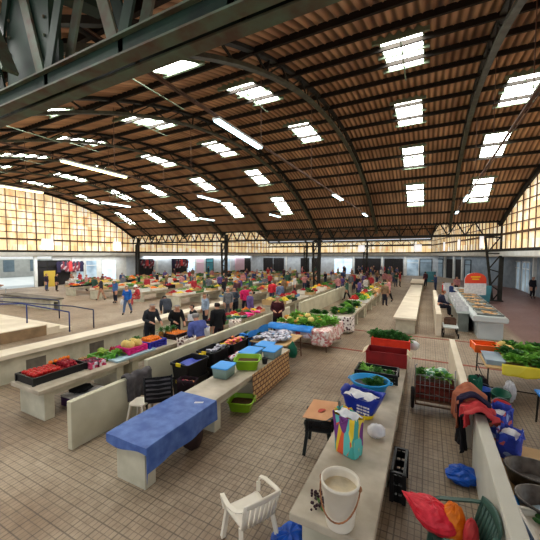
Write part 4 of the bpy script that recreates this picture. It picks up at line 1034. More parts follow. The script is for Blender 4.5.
tag(g.build('hanging_bag', 'bag_green', None, (-3.55, 8.45, .32), smooth=True), 'dark green plastic bag hanging from the corner of the packet table', 'bag')
trestle('wide trestle stall under the floral cloth loaded with lettuces', -5.3, -3.05, 10.35, 12.4, .74)
def skirt(name, lab, m, pts, z, drop, wav=.035, cat='cloth'):
    g = MB(); acc = [0]
    for p, q in zip(pts, pts[1:]): acc.append(acc[-1] + hypot(q[0] - p[0], q[1] - p[1]))
    L_ = acc[-1]
    def fn(u, v):
        s = u * L_; i = max(k for k in range(len(pts) - 1) if acc[k] <= s + 1e-9); t = (s - acc[i]) / (acc[i + 1] - acc[i])
        p, q = pts[i], pts[i + 1]; d = ((q[0] - p[0]) / (acc[i + 1] - acc[i]), (q[1] - p[1]) / (acc[i + 1] - acc[i])); nx, ny = d[1], -d[0]
        o = .02 + wav * v * (1 + sin(17 * s)); return (p[0] + d[0] * s * 0 + (q[0] - p[0]) * t + nx * o, p[1] + (q[1] - p[1]) * t + ny * o, z - drop * v * (1 + .12 * sin(4.3 * s)))
    g.grid(fn, int(L_ / .05), 6); o = g.build(name, m, None, smooth=True); solid(o, .006); return tag(o, lab, cat)
skirt('stall_skirt', 'white and red floral cloth hanging along the front of the lettuce stall', 'floral_red', [(-5.0, 10.32), (-3.6, 10.32)], .75, .32)
skirt('stall_skirt', 'pink floral cloth hanging round the corner of the lettuce stall', 'floral', [(-3.6, 10.32), (-3.0, 10.3), (-3.0, 12.3)], .76, .48)
g = MB(); g.grid(lambda u, v: (-5.35 + 1.75 * u, 10.18 + .42 * v, .775 + .03 * sin(19 * u) * sin(3 * v) + .05 * v - (.1 * max(0, .3 - v) / .3)), 30, 6); o = g.build('plastic_sheet', 'tarp_blue', None, smooth=True); solid(o, .006); tag(o, 'bright blue plastic sheet folded along the edge of the lettuce stall', 'sheet')
rnd = random.Random(5)
g = MB(); g.box(-5.25, -3.02, 10.33, 12.38, .741, .746); tag(g.build('tablecloth', 'floral'), 'pink floral cloth spread over the top of the lettuce stall', 'tablecloth')
for i in range(84):
    x, y = rnd.uniform(-5.0, -3.15), rnd.uniform(10.7, 12.25); k = rnd.choice(['lettuce', 'lettuce', 'lettuce', 'cabbage', 'squash', 'chard', 'chard', 'melon'])
    put(k, {'lettuce': 'pale green lettuce on the floral cloth stall', 'cabbage': 'dark green cabbage on the floral cloth stall', 'squash': 'orange squash on the floral cloth stall', 'greens': 'leafy green bunch on the floral cloth stall', 'chard': 'pale stalky bunch on the floral cloth stall', 'melon': 'pale melon on the floral cloth stall'}[k], {'squash': 'squash', 'melon': 'melon', 'cabbage': 'cabbage', 'lettuce': 'lettuce'}.get(k, 'greens'), x, y, .745 + rnd.uniform(0, .1), rnd.uniform(.85, 1.15), None, k + ' on the floral cloth stall')
slab_table('market_table', 'market table with the polka dot cloth hung over its near end', -3.95, -2.95, 13.3, 17.5, .72)
skirt('stall_skirt', 'white cloth with dark spots hung over the near end of a market table', 'polka', [(-4.0, 13.28), (-2.9, 13.28), (-2.9, 14.0)], .74, .72, .01)
for i in range(44):
    k = rnd.choice(['greens', 'lettuce', 'cabbage', 'lemon', 'greens']); put(k, {'greens': 'leafy bunch on the polka dot table', 'lettuce': 'pale lettuce on the polka dot table', 'cabbage': 'small cabbage on the polka dot table', 'lemon': 'yellow fruit on the polka dot table'}[k], 'produce', rnd.uniform(-3.8, -3.1), rnd.uniform(13.6, 17.2), .73 + rnd.uniform(0, .08), rnd.uniform(.9, 1.3), None, k + ' on the polka dot table')
crate('white crate of leafy greens above the beige panel wall', 'white_plastic', -4.7, 14.6, .0, .9, .6, .55, slots=False)
for i in range(10): put('greens', 'green bunch in the white crate beside the polka dot table', 'greens', -4.7 + rnd.uniform(-.35, .35), 14.6 + rnd.uniform(-.2, .2), .45 + rnd.uniform(0, .1), 1.1, None, 'greens in the white crate')

# ------------------------------------------------------------------ right-hand side
t = thing('hand_cart', 'wire sided hand cart with big black wheels holding a red crate', 'cart', (.17, 7.62, 0), .06); t.scale = (.8, .9, 1)
for s in (-1, 1):
    g = MB(); g.lathe([(.07, -.04), (.21, -.045), (.235, -.02), (.235, .02), (.21, .045), (.07, .04)], 24); o = g.build('wheel', 'rubber', t, (s * .52, -.12, .235), smooth=True); o.rotation_euler = (0, pi / 2, 0)
    h = MB(); h.lathe([(0, -.03), (.075, -.03), (.075, .03), (0, .03)], 14); h.build('hub', 'chrome', o)
g = MB(); g.box(-.47, .47, -.28, .26, .26, .29); g.bar((-.52, -.12, .235), (.52, -.12, .235), .03, .03); g.bar((-.47, -.3, .27), (.47, -.3, .27), .04, .04); g.bar((-.47, -.3, .17), (.47, -.3, .17), .03, .03)
for s in (-.45, .45): g.bar((s, -.3, .17), (s, -.3, .28), .03, .03)
g.build('base_frame', 'rust_metal', t)
g = MB()
for i in range(9): x = -.46 + .92 * i / 8; g.tube([(x, -.3, .28), (x, -.3, .82)], .008, 5)
for z in (.4, .6, .82): g.tube([(-.47, -.3, z), (.47, -.3, z)], .008, 5)
g.tube([(-.47, -.3, .26), (-.47, -.31, 1.02), (-.42, -.31, 1.05)], .014, 6); g.tube([(.47, -.3, .26), (.47, -.31, 1.0)], .014, 6)
g.build('wire_side', 'chrome', t, smooth=True)
crate('red crate standing in the hand cart', 'cart_red', .17, 7.63, .29, .7, .42, .36, .06)
crate('low brown crate stacked on the red one in the hand cart', 'rust_metal', .17, 7.63, .655, .68, .4, .1, .06)
packets('white and green wrapped bundle on top of the hand cart', .17, 7.63, .72, .5, .25, 14, 'packets_green', 'wrapped bundles on the hand cart', (.22, .16, .07))
for i in range(6): put(['greens', 'chard'][i % 2], ['green leafy bunch on the hand cart', 'pale stalky bunch on the hand cart'][i % 2], 'greens', .17 + (i % 4 - 1.5) * .15, 7.63 + (i // 4 - 1) * .13, .74, .8, None, ['green bunches', 'pale bunches'][i % 2] + ' on the hand cart')
shopping_bag('green bag standing behind the narrow wall by the hand cart', .95, 7.75, 0, .2, .2, .8, .2, 'bag_green', inner='white_bag')
drape('jacket', 'brown jacket thrown over the end of the narrow aisle wall', 'jacket', 'jacket_brown', .72, 0, .93, .3, 5.95, 6.75, .45, .35, amp=.04, puff=.1)
drape('garment', 'dark banded cloth lying across the brown jacket', 'cloth', 'navy_band', .72, 0, 1.02, .28, 5.9, 6.12, .3, .25, puff=.08)
drape('garment', 'red cloth thrown over the wall end in front of the brown jacket', 'cloth', 'cloth_red', .76, 0, .96, .26, 5.5, 6.05, .22, .08, amp=.04, puff=.09)
drape('garment', 'black garment hanging down the wall end below the red cloth', 'cloth', 'black_cloth', .72, 0, .82, .2, 5.72, 6.25, .62, .06, amp=.05, puff=.1)
g = MB(); g.box(.98, 1.75, 3.6, 6.1, .3, .36); o = g.build('low_bench', 'tan_board'); 
g = MB()
tag(o, 'low board bench behind the pale wall carrying tubs and bags', 'bench')
for x in (1.03, 1.68):
    for y in (3.7, 4.9, 6.0): h = MB(); h.box(x - .03, x + .03, y - .03, y + .03, 0, .3); h.build('leg', 'rust_metal', o)
shopping_bag('blue kitchen print bag behind the wall, nearer the camera', 1.16, 5.72, .36, .34, .28, .36, 1.2, 'bag_kitchen', (.04, 0))
shopping_bag('blue and white print bag behind the wall next to the red cloth', 1.13, 6.28, .0, .4, .3, .8, 1.1, 'bag_kitchen', (.05, .03))
for (y, lab, r) in ((5.1, 'large grey tub behind the pale wall, farther of two', .31), (4.5, 'large grey tub of pale cloth behind the wall, nearer of two', .31)):
    t = thing('tub', lab, 'tub', (1.32, y, .36))
    g = MB(); g.lathe([(0, 0), (.8 * r, 0), (.95 * r, .2), (r, .2), (r, .225), (.93 * r, .225), (.78 * r, .02), (0, .015)], 32, sx=1.1, sy=.85); g.build('bowl', 'tray_metal', t, smooth=True)
    g = MB(); g.ball((0, 0, .05), (.2, .15, .05), 12, 6, 0, .1); g.build('contents', 'tub_grey' if y > 5 else 'styrofoam', t, smooth=True)
g = MB(); g.grid(lambda u, v: (.89 + .12 * u, 3.55 + .95 * v, .5 + .12 * sin(5 * u) * sin(4 * v) * .4 + .06 * (1 - u)), 10, 10); o = g.build('plastic_sheet', 'tarp_blue', None, smooth=True); solid(o, .008); tag(o, 'blue plastic sheet bunched behind the pale wall at the right edge', 'sheet')
crate('white tray of green cucumbers at the bottom right edge', 'white_plastic', 1.22, 4.05, .46, .44, .55, .09, .15, slots=False, name='tray', cat='tray')
fill('cucumber', 'green cucumber in the white tray', 'cucumber', 1.22, 4.05, .48, .2, .46, 1, 9, 'cucumbers in the white tray', 1.25, 2, .15, .035, .1)
# greens stall
trestle('long trestle stall heaped with lettuces at the right edge', 1.3, 3.7, 8.9, 10.8, .72, legm='steel_dark')
skirt('stall_skirt', 'yellow and blue plastic sheet hanging along the front of the right lettuce stall', 'yellow_trays', [(1.6, 8.85), (3.7, 8.85)], .86, .24, .03)
crate('bright orange tub at the corner of the right lettuce stall', 'orange_bin', 1.5, 10.4, .72, .6, .55, .2, .1, slots=False)
g = MB(); g.box(-.18, .18, -.4, .4, 0, .1); g.box(-.2, .2, -.42, .42, .1, .12); tag(g.build('foam_box', 'blue_grey', None, (1.52, 9.5, .72)), 'blue grey foam box at the left end of the right lettuce stall', 'box')
for i in range(70):
    x, y = rnd.uniform(1.85, 3.6), rnd.uniform(9.05, 10.65); k = rnd.choice(['lettuce', 'lettuce', 'lettuce', 'lettuce', 'greens', 'chard', 'kale', 'potato'])
    put(k, {'lettuce': 'frilly pale lettuce on the right lettuce stall', 'greens': 'green leafy bunch on the right lettuce stall', 'chard': 'stalky pale bunch on the right lettuce stall', 'kale': 'dark leafy bunch on the right lettuce stall', 'cabbage': 'cabbage on the right lettuce stall', 'potato': 'brown root on the right lettuce stall'}[k], 'greens' if k != 'lettuce' else 'lettuce', x, y, .73 + rnd.uniform(0, .12), rnd.uniform(1.0, 1.4), None, k + ' on the right lettuce stall')
for (x, y) in ((1.9, 10.5), (1.95, 10.1)): put('melon', 'pale round squash beside the orange tub' if y > 10.3 else 'pale round squash in front of the lettuces', 'squash', x, y, .73, 1.2)
trestle('low table with a blue rim at the right edge', 2.0, 3.4, 7.0, 8.0, .66, 'tarp_blue', 'steel_dark', False)
for i in range(12): 
    o = put('orange', 'orange fruit on the blue rimmed table', 'orange', 2.2 + rnd.uniform(0, .5), 7.75 + rnd.uniform(-.1, .2), .67, 1.3, None, 'oranges on the blue rimmed table')
crate('grey tray on the blue rimmed table', 'tub_grey', 2.4, 7.4, .66, .6, .5, .08, .1, slots=False, name='tray', cat='tray')
g = MB(); g.box(-.35, .35, -.03, .03, .0, .6); tag(g.build('board', 'black_plastic', None, (2.3, 7.0, 0), .1), 'dark board propped under the blue rimmed table', 'board')
def bucket(lab, m, x, y, z, r, h, tilt=(0, 0)):
    g = MB(); g.lathe([(0, 0), (.78 * r, 0), (r, h - .02), (1.06 * r, h - .02), (1.06 * r, h), (.94 * r, h), (.74 * r, .02), (0, .02)], 20)
    o = g.build('bucket', m, None, (x, y, z), smooth=True); o.rotation_euler = (tilt[0], tilt[1], 0); tag(o, lab, 'bucket')
    h2 = MB(); h2.tube([(r * cos(a), r * .3 * sin(a), h + r * .6 * sin(a)) for a in [pi * i / 8 for i in range(9)]], .008, 5); h2.build('handle', 'chrome', o)
bucket('green bucket on the floor under the right lettuce stall', 'bag_green', 1.5, 8.35, .03, .18, .34, (.2, 0))
bucket('blue bucket on the floor beside the green one', 'plastic_blue_bag', 1.22, 8.55, 0, .16, .3)
bucket('red bucket on the floor in front of the green one', 'cloth_red', 1.42, 7.9, .03, .17, .26, (.15, .1))
crumpled('dark blue bag hanging by the leg of the right lettuce stall', 'garment_dark', 1.2, 9.05, .0, .18, .18, .22, 12)
crumpled('white plastic bag beside the blue bucket', 'white_bag', 1.75, 8.75, 0, .12, .12, .25, 13)
crumpled('small red item on the floor by the stall leg', 'cloth_red', 1.05, 9.6, 0, .12, .1, .05, 14)
# fish counter
t = thing('fish_counter', 'long white fish counter with a rounded front along the right aisle', 'counter', (2.3, 21, 0))
g = MB(); g.box(-.42, .42, -6.0, 6, 0, .72); g.build('counter_base', 'white_tile', t)
g = MB()
prof = [(-.62, .72), (.52, .72), (.56, .78), (.56, .9), (.5, .94), (-.55, .98), (-.62, .94)]
n = len(prof); vs = [(x, -6.2, z) for x, z in prof] + [(x, 6.2, z) for x, z in prof]
g.add(vs, [tuple(range(n)), tuple(range(2 * n - 1, n - 1, -1))] + [(i, n + i, n + (i + 1) % n, (i + 1) % n) for i in range(n)]); g.build('counter_top', 'white_tile', t, bevel=.03)
for i in range(8):
    y = 15.5 + i * 1.35
    crate(['metal tray of tan salted fish at the near end of the white counter', 'second metal tray of tan fish on the white counter'][i] if i < 2 else 'metal fish tray farther along the white counter', 'steel_tile', 2.28, y, .97, .85, 1.1, .06, 0, slots=False, name='fish_tray', group='far fish trays' if i > 1 else None, cat='tray')
    for k in range(9):
        nm = 'fish'
        if nm not in PM:
            g = MB(); g.lathe([(0, -.16), (.03, -.12), (.045, 0), (.03, .1), (.012, .15), (.03, .19), (.0, .2)], 8, sx=1, sy=.45); PM[nm] = g.mesh('fish', ['fish_tan'], True)
        o = put('fish', 'tan dried fish laid out on the white counter', 'fish', 2.28 + R(-.3, .3), y + R(-.4, .4), 1.02, 1.2, None, 'fish on the white counter'); o.rotation_euler = (pi / 2, R(-.1, .1), R(0, 3))
t = thing('sink_bench', 'steel sink bench behind the white fish counter', 'bench', (1.45, 19.5, 0))
g = MB(); g.box(-.2, .2, -3.5, 4, 0, .8); g.build('bench_body', 'steel_tile', t)
g = MB(); g.box(-.26, .24, -3.6, 4.1, .8, .84); g.build('bench_top', 'steel_tile', t)
for i in range(4): crate('white foam box on the sink bench', 'white_bag', 1.45, 16.7 + i * 1.7, .84, .4, .6, .25, 0, slots=False, name='foam_box', group='foam boxes on the sink bench', cat='box')
for i in range(5): crate('pale foam box stacked at the far end of the fish counter', 'white_bag', 1.3 + .0 * (i % 2), 24.2 + i * .75, 0, .5, .6, 1.15 + .1 * (i % 3), 0, slots=False, name='foam_box', group='foam boxes at the far end of the counter', cat='box')
px = at(483, 302, .95)
t = thing('poster_board', 'white notice board with a red arched head standing on the fish counter', 'sign', (2.62, 22.6, .95), .35)
g = MB(); a = [(-.62, 0)] + [(.62, 0), (.62, .95)] + [(.62 * cos(q), .95 + .42 * sin(q)) for q in [pi * i / 10 for i in range(1, 10)]] + [(-.62, .95)]
n = len(a); g.add([(x, -.02, z) for x, z in a] + [(x, .02, z) for x, z in a], [tuple(range(n)), tuple(range(2 * n - 1, n - 1, -1))] + [(i, n + i, n + (i + 1) % n, (i + 1) % n) for i in range(n)]); g.build('panel', 'white_bag', t)
h = MB(); a = [(.62, .72)] + [(.62, .95)] + [(.62 * cos(q), .95 + .42 * sin(q)) for q in [pi * i / 10 for i in range(1, 10)]] + [(-.62, .95), (-.62, .72)]
h.add([(x, -.026, z) for x, z in a], [tuple(range(len(a)))]); h.build('header', 'poster_red', t)
h = MB()
for i, w in enumerate((.55, .4)): h.box(-w / 2, w / 2, -.032, -.027, 1.08 - i * .14, 1.14 - i * .14)
h.build('lettering', 'bag_yellow', t)
# little cart in front of the seated woman
t = thing('platform_cart', 'small white topped cart with black wheels in front of the seated woman', 'cart', (.9, 15.0, 0)); t.scale = (.72, .8, .8)
g = MB(); g.box(-.38, .38, -.6, .6, .5, .56); g.build('tabletop', 'white_tile', t, bevel=.01)
for sx in (-1, 1):
    for sy in (-1, 1):
        g = MB(); g.bar((sx * .33, sy * .52, .5), (sx * .33, sy * .52, .12), .04, .04); g.build('leg', 'steel_dark', t)
        w = MB(); w.lathe([(0, -.03), (.12, -.03), (.12, .03), (0, .03)], 14); o = w.build('wheel', 'rubber', t, (sx * .38, sy * .52, .12)); o.rotation_euler = (0, pi / 2, 0)
crate('brown box on the small white topped cart', 'rust_metal', .9, 15.25, .45, .4, .35, .25, 0, slots=False, name='box', cat='box')
tx, ty, _ = at(491, 302, 0)
g = MB(); g.lathe([(.0, 0), (.42, 0), (.6, 1.12), (.6, 1.2), (.52, 1.2), (.38, .1), (0, .1)], 4); tag(g.build('planter_bin', 'teal_paint', None, (tx - .5, ty - .6, 0), .6), 'tall teal tapered bin at the foot of the right lattice column', 'bin')
g = MB(); g.lathe([(.0, 0), (.6, 0), (.75, 1.3), (.7, 1.3), (0, 1.28)], 4); tag(g.build('planter_bin', 'teal_paint', None, (.3, 44, 0), .5), 'small teal bin far away near the right corner', 'bin')
# ------------------------------------------------------------------ produce rows across the hall
rows = [(-3.5, 17.8, 30, 'the row beyond the polka dot table'), (-7.4, 14.6, 45, 'the row by the beige panel wall'), (-11.2, 16.0, 45, 'the third row'),
        (-15.0, 15.2, 45, 'the fourth row'), (-18.9, 15.6, 46, 'the fifth row'), (-22.8, 15.0, 46, 'the sixth row'), (-26.7, 15.4, 42, 'the seventh row'), (-30.4, 17.5, 36, 'the leftmost row by the shops')]
ords = ['nearest', 'second', 'third', 'fourth', 'fifth', 'farthest']
HM = {}
for k, (m, r, lf) in {'oranges': ('orange_fruit', .06, 0), 'tomatoes': ('tomato', .055, 0), 'lemons': ('lemon', .05, 0), 'greens': ('leaf_green', .07, 1), 'lettuces': ('leaf_light', .08, 1), 'potatoes': ('potato', .06, 0), 'dark greens': ('leaf_dark', .07, 1), 'apples': ('apple_red', .055, 0), 'pale onions': ('melon', .06, 0)}.items():
    random.seed(len(k) * 13); HM[k] = heap_mesh(m, .72, .5, .16, r, 34, lf)
CM = [crate_mesh(m, .52, .74, .16, False) for m in ('black_plastic', 'crate_green_dull', 'tan_board', 'crate_blue_dull', 'white_plastic', 'foam_white', 'cardboard')]
CN = ['black', 'green', 'wooden', 'blue', 'cream', 'white foam', 'cardboard']
rnd = random.Random(21)
for ri, (x, ya, yb, rn) in enumerate(rows):
    n = min(6, max(2, round((yb - ya) / 5.2))); d = (yb - ya) / n
    for i in range(n):
        a, b = ya + d * i, ya + d * (i + 1) - .25
        w = 1.25 if ri > 1 else 1.05
        slab_table('market_table', 'concrete produce table, %s along %s' % (ords[i], rn), x - w / 2, x + w / 2, a, b, .72, 1.7, first=.02)
        y = a + .42
        while y < b - .3:
            for sx in ((-1, 1) if y < 32 else (1,)):
                if rnd.random() < .1: continue
                ci = rnd.choice((0, 1, 2, 2, 3, 4, 4, 5, 5, 6)); hk = rnd.choice(['greens', 'greens', 'lettuces', 'oranges', 'tomatoes', 'dark greens', 'lemons', 'potatoes', 'apples', 'pale onions'])
                px_ = x + sx * .3 * (w / 1.25); rz = rnd.uniform(-.1, .1)
                grp = '%s crates on %s' % (CN[ci], rn)
                o = bpy.data.objects.new('crate', CM[ci]); C.objects.link(o); o.location = (px_, y, .72); o.rotation_euler = (0, 0, rz); o.scale = (1, 1, rnd.choice((.8, 1, 1.6)))
                tag(o, '%s produce crate on the %s table of %s' % (CN[ci], ords[i], rn), 'crate', grp + ', %s table' % ords[i])
                h = bpy.data.objects.new('produce_heap', HM[hk]); C.objects.link(h); h.location = (px_, y, .72 + .07 * o.scale[2]); h.rotation_euler = (0, 0, rz); h.scale = (.96, .96, rnd.uniform(.9, 1.5))
                tag(h, 'heap of %s on the %s table of %s' % (hk, ords[i], rn), 'produce', 'heaps of %s on %s, %s table' % (hk, rn, ords[i]), 'stuff')
            y += rnd.uniform(.8, .95) if y < 26 else 1.25
# crates on the mid table in front of the shopper in pink
for i in range(7):
    y = 9.95 + i * .5; k = ['tomatoes', 'oranges', 'apples', 'tomatoes', 'greens', 'oranges', 'tomatoes'][i]
    for sx, kk in ((-.22, k), (.22, ['apples', 'greens', 'lemons'][i % 3])):
        ci = (i * 2 + (sx > 0)) % len(CM)
        o = bpy.data.objects.new('crate', CM[ci]); C.objects.link(o); o.location = (-7.42 + sx, y, .68); o.scale = (.78, .62, .8); o.rotation_euler = (0, 0, .02)
        lab = '%s crate in front of the grey coat and pink jacket shoppers, %s side' % (CN[ci], 'far' if sx < 0 else 'near'); tag(o, lab, 'crate', lab)
        h = bpy.data.objects.new('produce_heap', HM[kk]); C.objects.link(h); h.location = (-7.42 + sx, y, .73); h.scale = (.74, .6, .9)
        lab = 'heap of %s in front of the grey coat and pink jacket shoppers' % kk; tag(h, lab, 'produce', lab, 'stuff')
packets('teal and green plastic wrapped goods on the panel wall side of the mid table', -7.05, 10.9, .69, .1, 1.6, 10, 'bag_green', 'green wrapped goods', (.25, .3, .08))
packets('pink plastic tablecloth packets at the end of the mid table', -7.08, 12.0, .69, .1, 1.2, 8, 'pink_crate', 'pink packets on the mid table', (.3, .35, .06))
# back-left platform tables and odds and ends
for i, (x, y, lab) in enumerate([(-19.5, 4.6, 'dark folded stall table on the raised platform, nearest the rail'), (-22.5, 6.3, 'dark folded stall table on the raised platform, behind the first'), (-26, 5.5, 'dark folded stall table on the raised platform, farthest left')]):
    t = trestle(lab, x - 1.1, x + 1.1, y - .5, y + .5, 1.15, 'rail_dark', 'steel_dark', True)
    t.location.z = .45
    packets('dark folded bundle on the ' + lab, x, y, 1.6, 1.6, .6, 7, 'garment_dark', 'dark bundles on the ' + lab, (.5, .4, .12), 'bundle', 'bundle')
g = MB(); g.lathe([(0, 0), (.95, 0), (1.2, .12), (1.15, .14), (.9, .04), (0, .03)], 24); tag(g.build('basket', 'wood_handle', None, (-29, 10.6, 1.0)), 'wide shallow reddish basket on a table by the bright left entrance', 'basket')
trestle('grey table by the bright left entrance carrying the reddish basket', -31.2, -27.4, 10, 11.4, .98, 'grey_paint', 'grey_paint', True)
slab_table('market_table', 'low dark concrete bench beyond the handrails at the left', -26.5, -20.5, 10.6, 11.5, .7, topm='concrete_dark')
# hanging clothes at the shops along the left wall
def garments(base, ang, x0, x1, n, lab, z0=1.2, zt=2.7, m='garments'):
    for i in range(n):
        t = (i + .5) / n; x = x0 + (x1 - x0) * t; w = (x1 - x0) / n * .9; h = rnd.uniform(.8, 1.4)
        g = MB(); g.add([(-w / 2, 0, 0), (w / 2, 0, 0), (w / 2 * 1.05, .02, h * .7), (w * .65, .02, h * .62), (w * .7, .0, h * .8), (w * .2, 0, h), (-w * .2, 0, h), (-w * .7, 0, h * .8), (-w * .65, .02, h * .62), (-w / 2 * 1.05, .02, h * .7)], [tuple(range(10))])
        o = g.build('hanging_garment', m if i % 3 else ['cloth_red', 'jacket_brown', 'navy_band'][i % 3 if i % 2 else 2], None, (base[0] + cos(ang) * x + sin(ang) * .5, base[1] + sin(ang) * x - cos(ang) * .5, zt - h), ang); solid(o, .06); tag(o, lab, 'clothes', lab)
garments((-37, 19.6), pi / 2, .2, 3.2, 7, 'dark garment hanging in the clothes shop by the left entrance')
g = MB(); g.box(-.55, .55, -.03, .03, 0, 1.7); tag(g.build('board', 'board_yellow', None, (-36.2, 18.9, .0), pi / 2), 'yellow board beside the clothes shop at the left entrance', 'board')
a_ = atan2(27, 6.5); L2 = hypot(6.5, 27)
garments((-37, 29), a_, frac(137, *WL2) * L2, frac(153, *WL2) * L2, 6, 'dark garment hanging behind the left lattice column')
garments((-37, 29), a_, frac(171, *WL2) * L2, frac(187, *WL2) * L2, 6, 'dark garment hanging at the stall right of the left lattice column')
g = MB(); g.box(-1.2, 1.2, -.05, .05, 0, 2.2); tag(g.build('banner', 'pink_panel', None, (-31.6, 49.5, .6), a_), 'pale pink banner hung on the far left shop wall', 'banner')

# ------------------------------------------------------------------ people
def skeleton(pose):
    """returns joints {name: (pos, radius)}, bones; the figure faces +Y"""
    lean, arms, legs = pose['lean'], pose['arms'], pose['legs']
    J = {}; B = []
    hz = .93 if legs != 'sit' else .52
    def T(p):           # lean the upper body about the hip
        x, y, z = p; z -= hz; c, s = cos(lean), sin(lean)
        return (x, y * c + z * s, hz + z * c - y * s)
    def up(n, p, r): J[n] = (T((p[0], p[1], p[2] + hz - .93)), r)
    up('pelvis', (0, 0, .95), .14); up('waist', (0, 0, 1.09), .128); up('chest', (0, .0, 1.27), .15); up('upper', (0, -.01, 1.38), .115); up('neck0', (0, .0, 1.465), .06); up('neck', (0, .015, 1.51), .056)
    up('jaw', (0, .045, 1.565), .07); up('head', (0, .03, 1.625), .094); up('crown', (0, .02, 1.685), .08)
    B += [('pelvis', 'waist'), ('waist', 'chest'), ('chest', 'upper'), ('upper', 'neck0'), ('neck0', 'neck'), ('neck', 'jaw'), ('jaw', 'head'), ('head', 'crown')]
    for s, k in ((-1, 'l'), (1, 'r')):
        up('sh' + k, (s * .185, -.01, 1.395), .068)
        a = arms[0 if s < 0 else 1]
        e, w = {'down': ((s * .235, -.02, 1.13), (s * .24, .06, .9)), 'reach': ((s * .24, .13, 1.17), (s * .19, .38, 1.12)), 'hold': ((s * .25, -.0, 1.13), (s * .14, .24, 1.12)), 'up': ((s * .27, .12, 1.25), (s * .18, .3, 1.4))}[a]
        up('el' + k, e, .047); up('wr' + k, w, .031)
        d = (Vector(w) - Vector(e)).normalized(); pm = Vector(w) + d * .06; up('pa' + k, tuple(pm), .036)
        B += [('upper', 'sh' + k), ('sh' + k, 'el' + k), ('el' + k, 'wr' + k), ('wr' + k, 'pa' + k)]
        side = Vector((0, 1, 0)) if a == 'down' else Vector((1, 0, 0))
        for i, (o, l) in enumerate(((-.027, .06), (-.009, .075), (.009, .07), (.027, .055))):
            f0 = pm + side * o + d * .035; f1 = f0 + d * l * .6 + Vector((0, 0, -.006)); f2 = f1 + d * l * .5 + Vector((-s * .012, 0, -.02))
            for q, (nm, p) in enumerate((('a', f0), ('b', f1), ('c', f2))): up('f%d%s%s' % (i, nm, k), tuple(p), .0085)
            B += [('pa' + k, 'f%da%s' % (i, k)), ('f%da%s' % (i, k), 'f%db%s' % (i, k)), ('f%db%s' % (i, k), 'f%dc%s' % (i, k))]
        th = Vector(w) + d * .035 + (side * .03 if a == 'down' else Vector((-s * .03, 0, .01))); up('ta' + k, tuple(th), .01); up('tb' + k, tuple(th + d * .035 + (side * .02 if a == 'down' else Vector((-s * .02, 0, 0)))), .009)
        B += [('wr' + k, 'ta' + k), ('ta' + k, 'tb' + k)]
        if legs == 'sit': h, kn, an, to = (s * .1, .02, .5), (s * .12, .42, .5), (s * .12, .44, .09), (s * .13, .58, .035)
        elif legs == 'walk': h, kn, an, to = (s * .095, 0, .88), (s * .1, .02 + s * .14, .5), (s * .1, s * .26 - .02, .1 if s > 0 else .13), (s * .11, s * .26 + .12, .035)
        else: h, kn, an, to = (s * .1, 0, .88), (s * .11, .02, .49), (s * .115, -.01, .09), (s * .14, .13, .035)
        J['hip' + k] = (h, .105); J['kn' + k] = (kn, .066); J['an' + k] = (an, .044); J['to' + k] = (to, .036)
        B += [('pelvis', 'hip' + k), ('hip' + k, 'kn' + k), ('kn' + k, 'an' + k), ('an' + k, 'to' + k)]
    return J, B
POSES = {'stand': dict(lean=.03, arms=('down', 'down'), legs='stand'), 'walk': dict(lean=.04, arms=('down', 'hold'), legs='walk'), 'reach': dict(lean=.28, arms=('reach', 'hold'), legs='stand'),
         'hold': dict(lean=.08, arms=('hold', 'hold'), legs='stand'), 'sit': dict(lean=.22, arms=('hold', 'reach'), legs='sit'), 'bend': dict(lean=.85, arms=('reach', 'reach'), legs='stand')}
def seg_d(p, a, b):
    ab = b - a; t = max(0, min(1, (p - a).dot(ab) / max(ab.length_squared, 1e-9))); return (p - (a + ab * t)).length
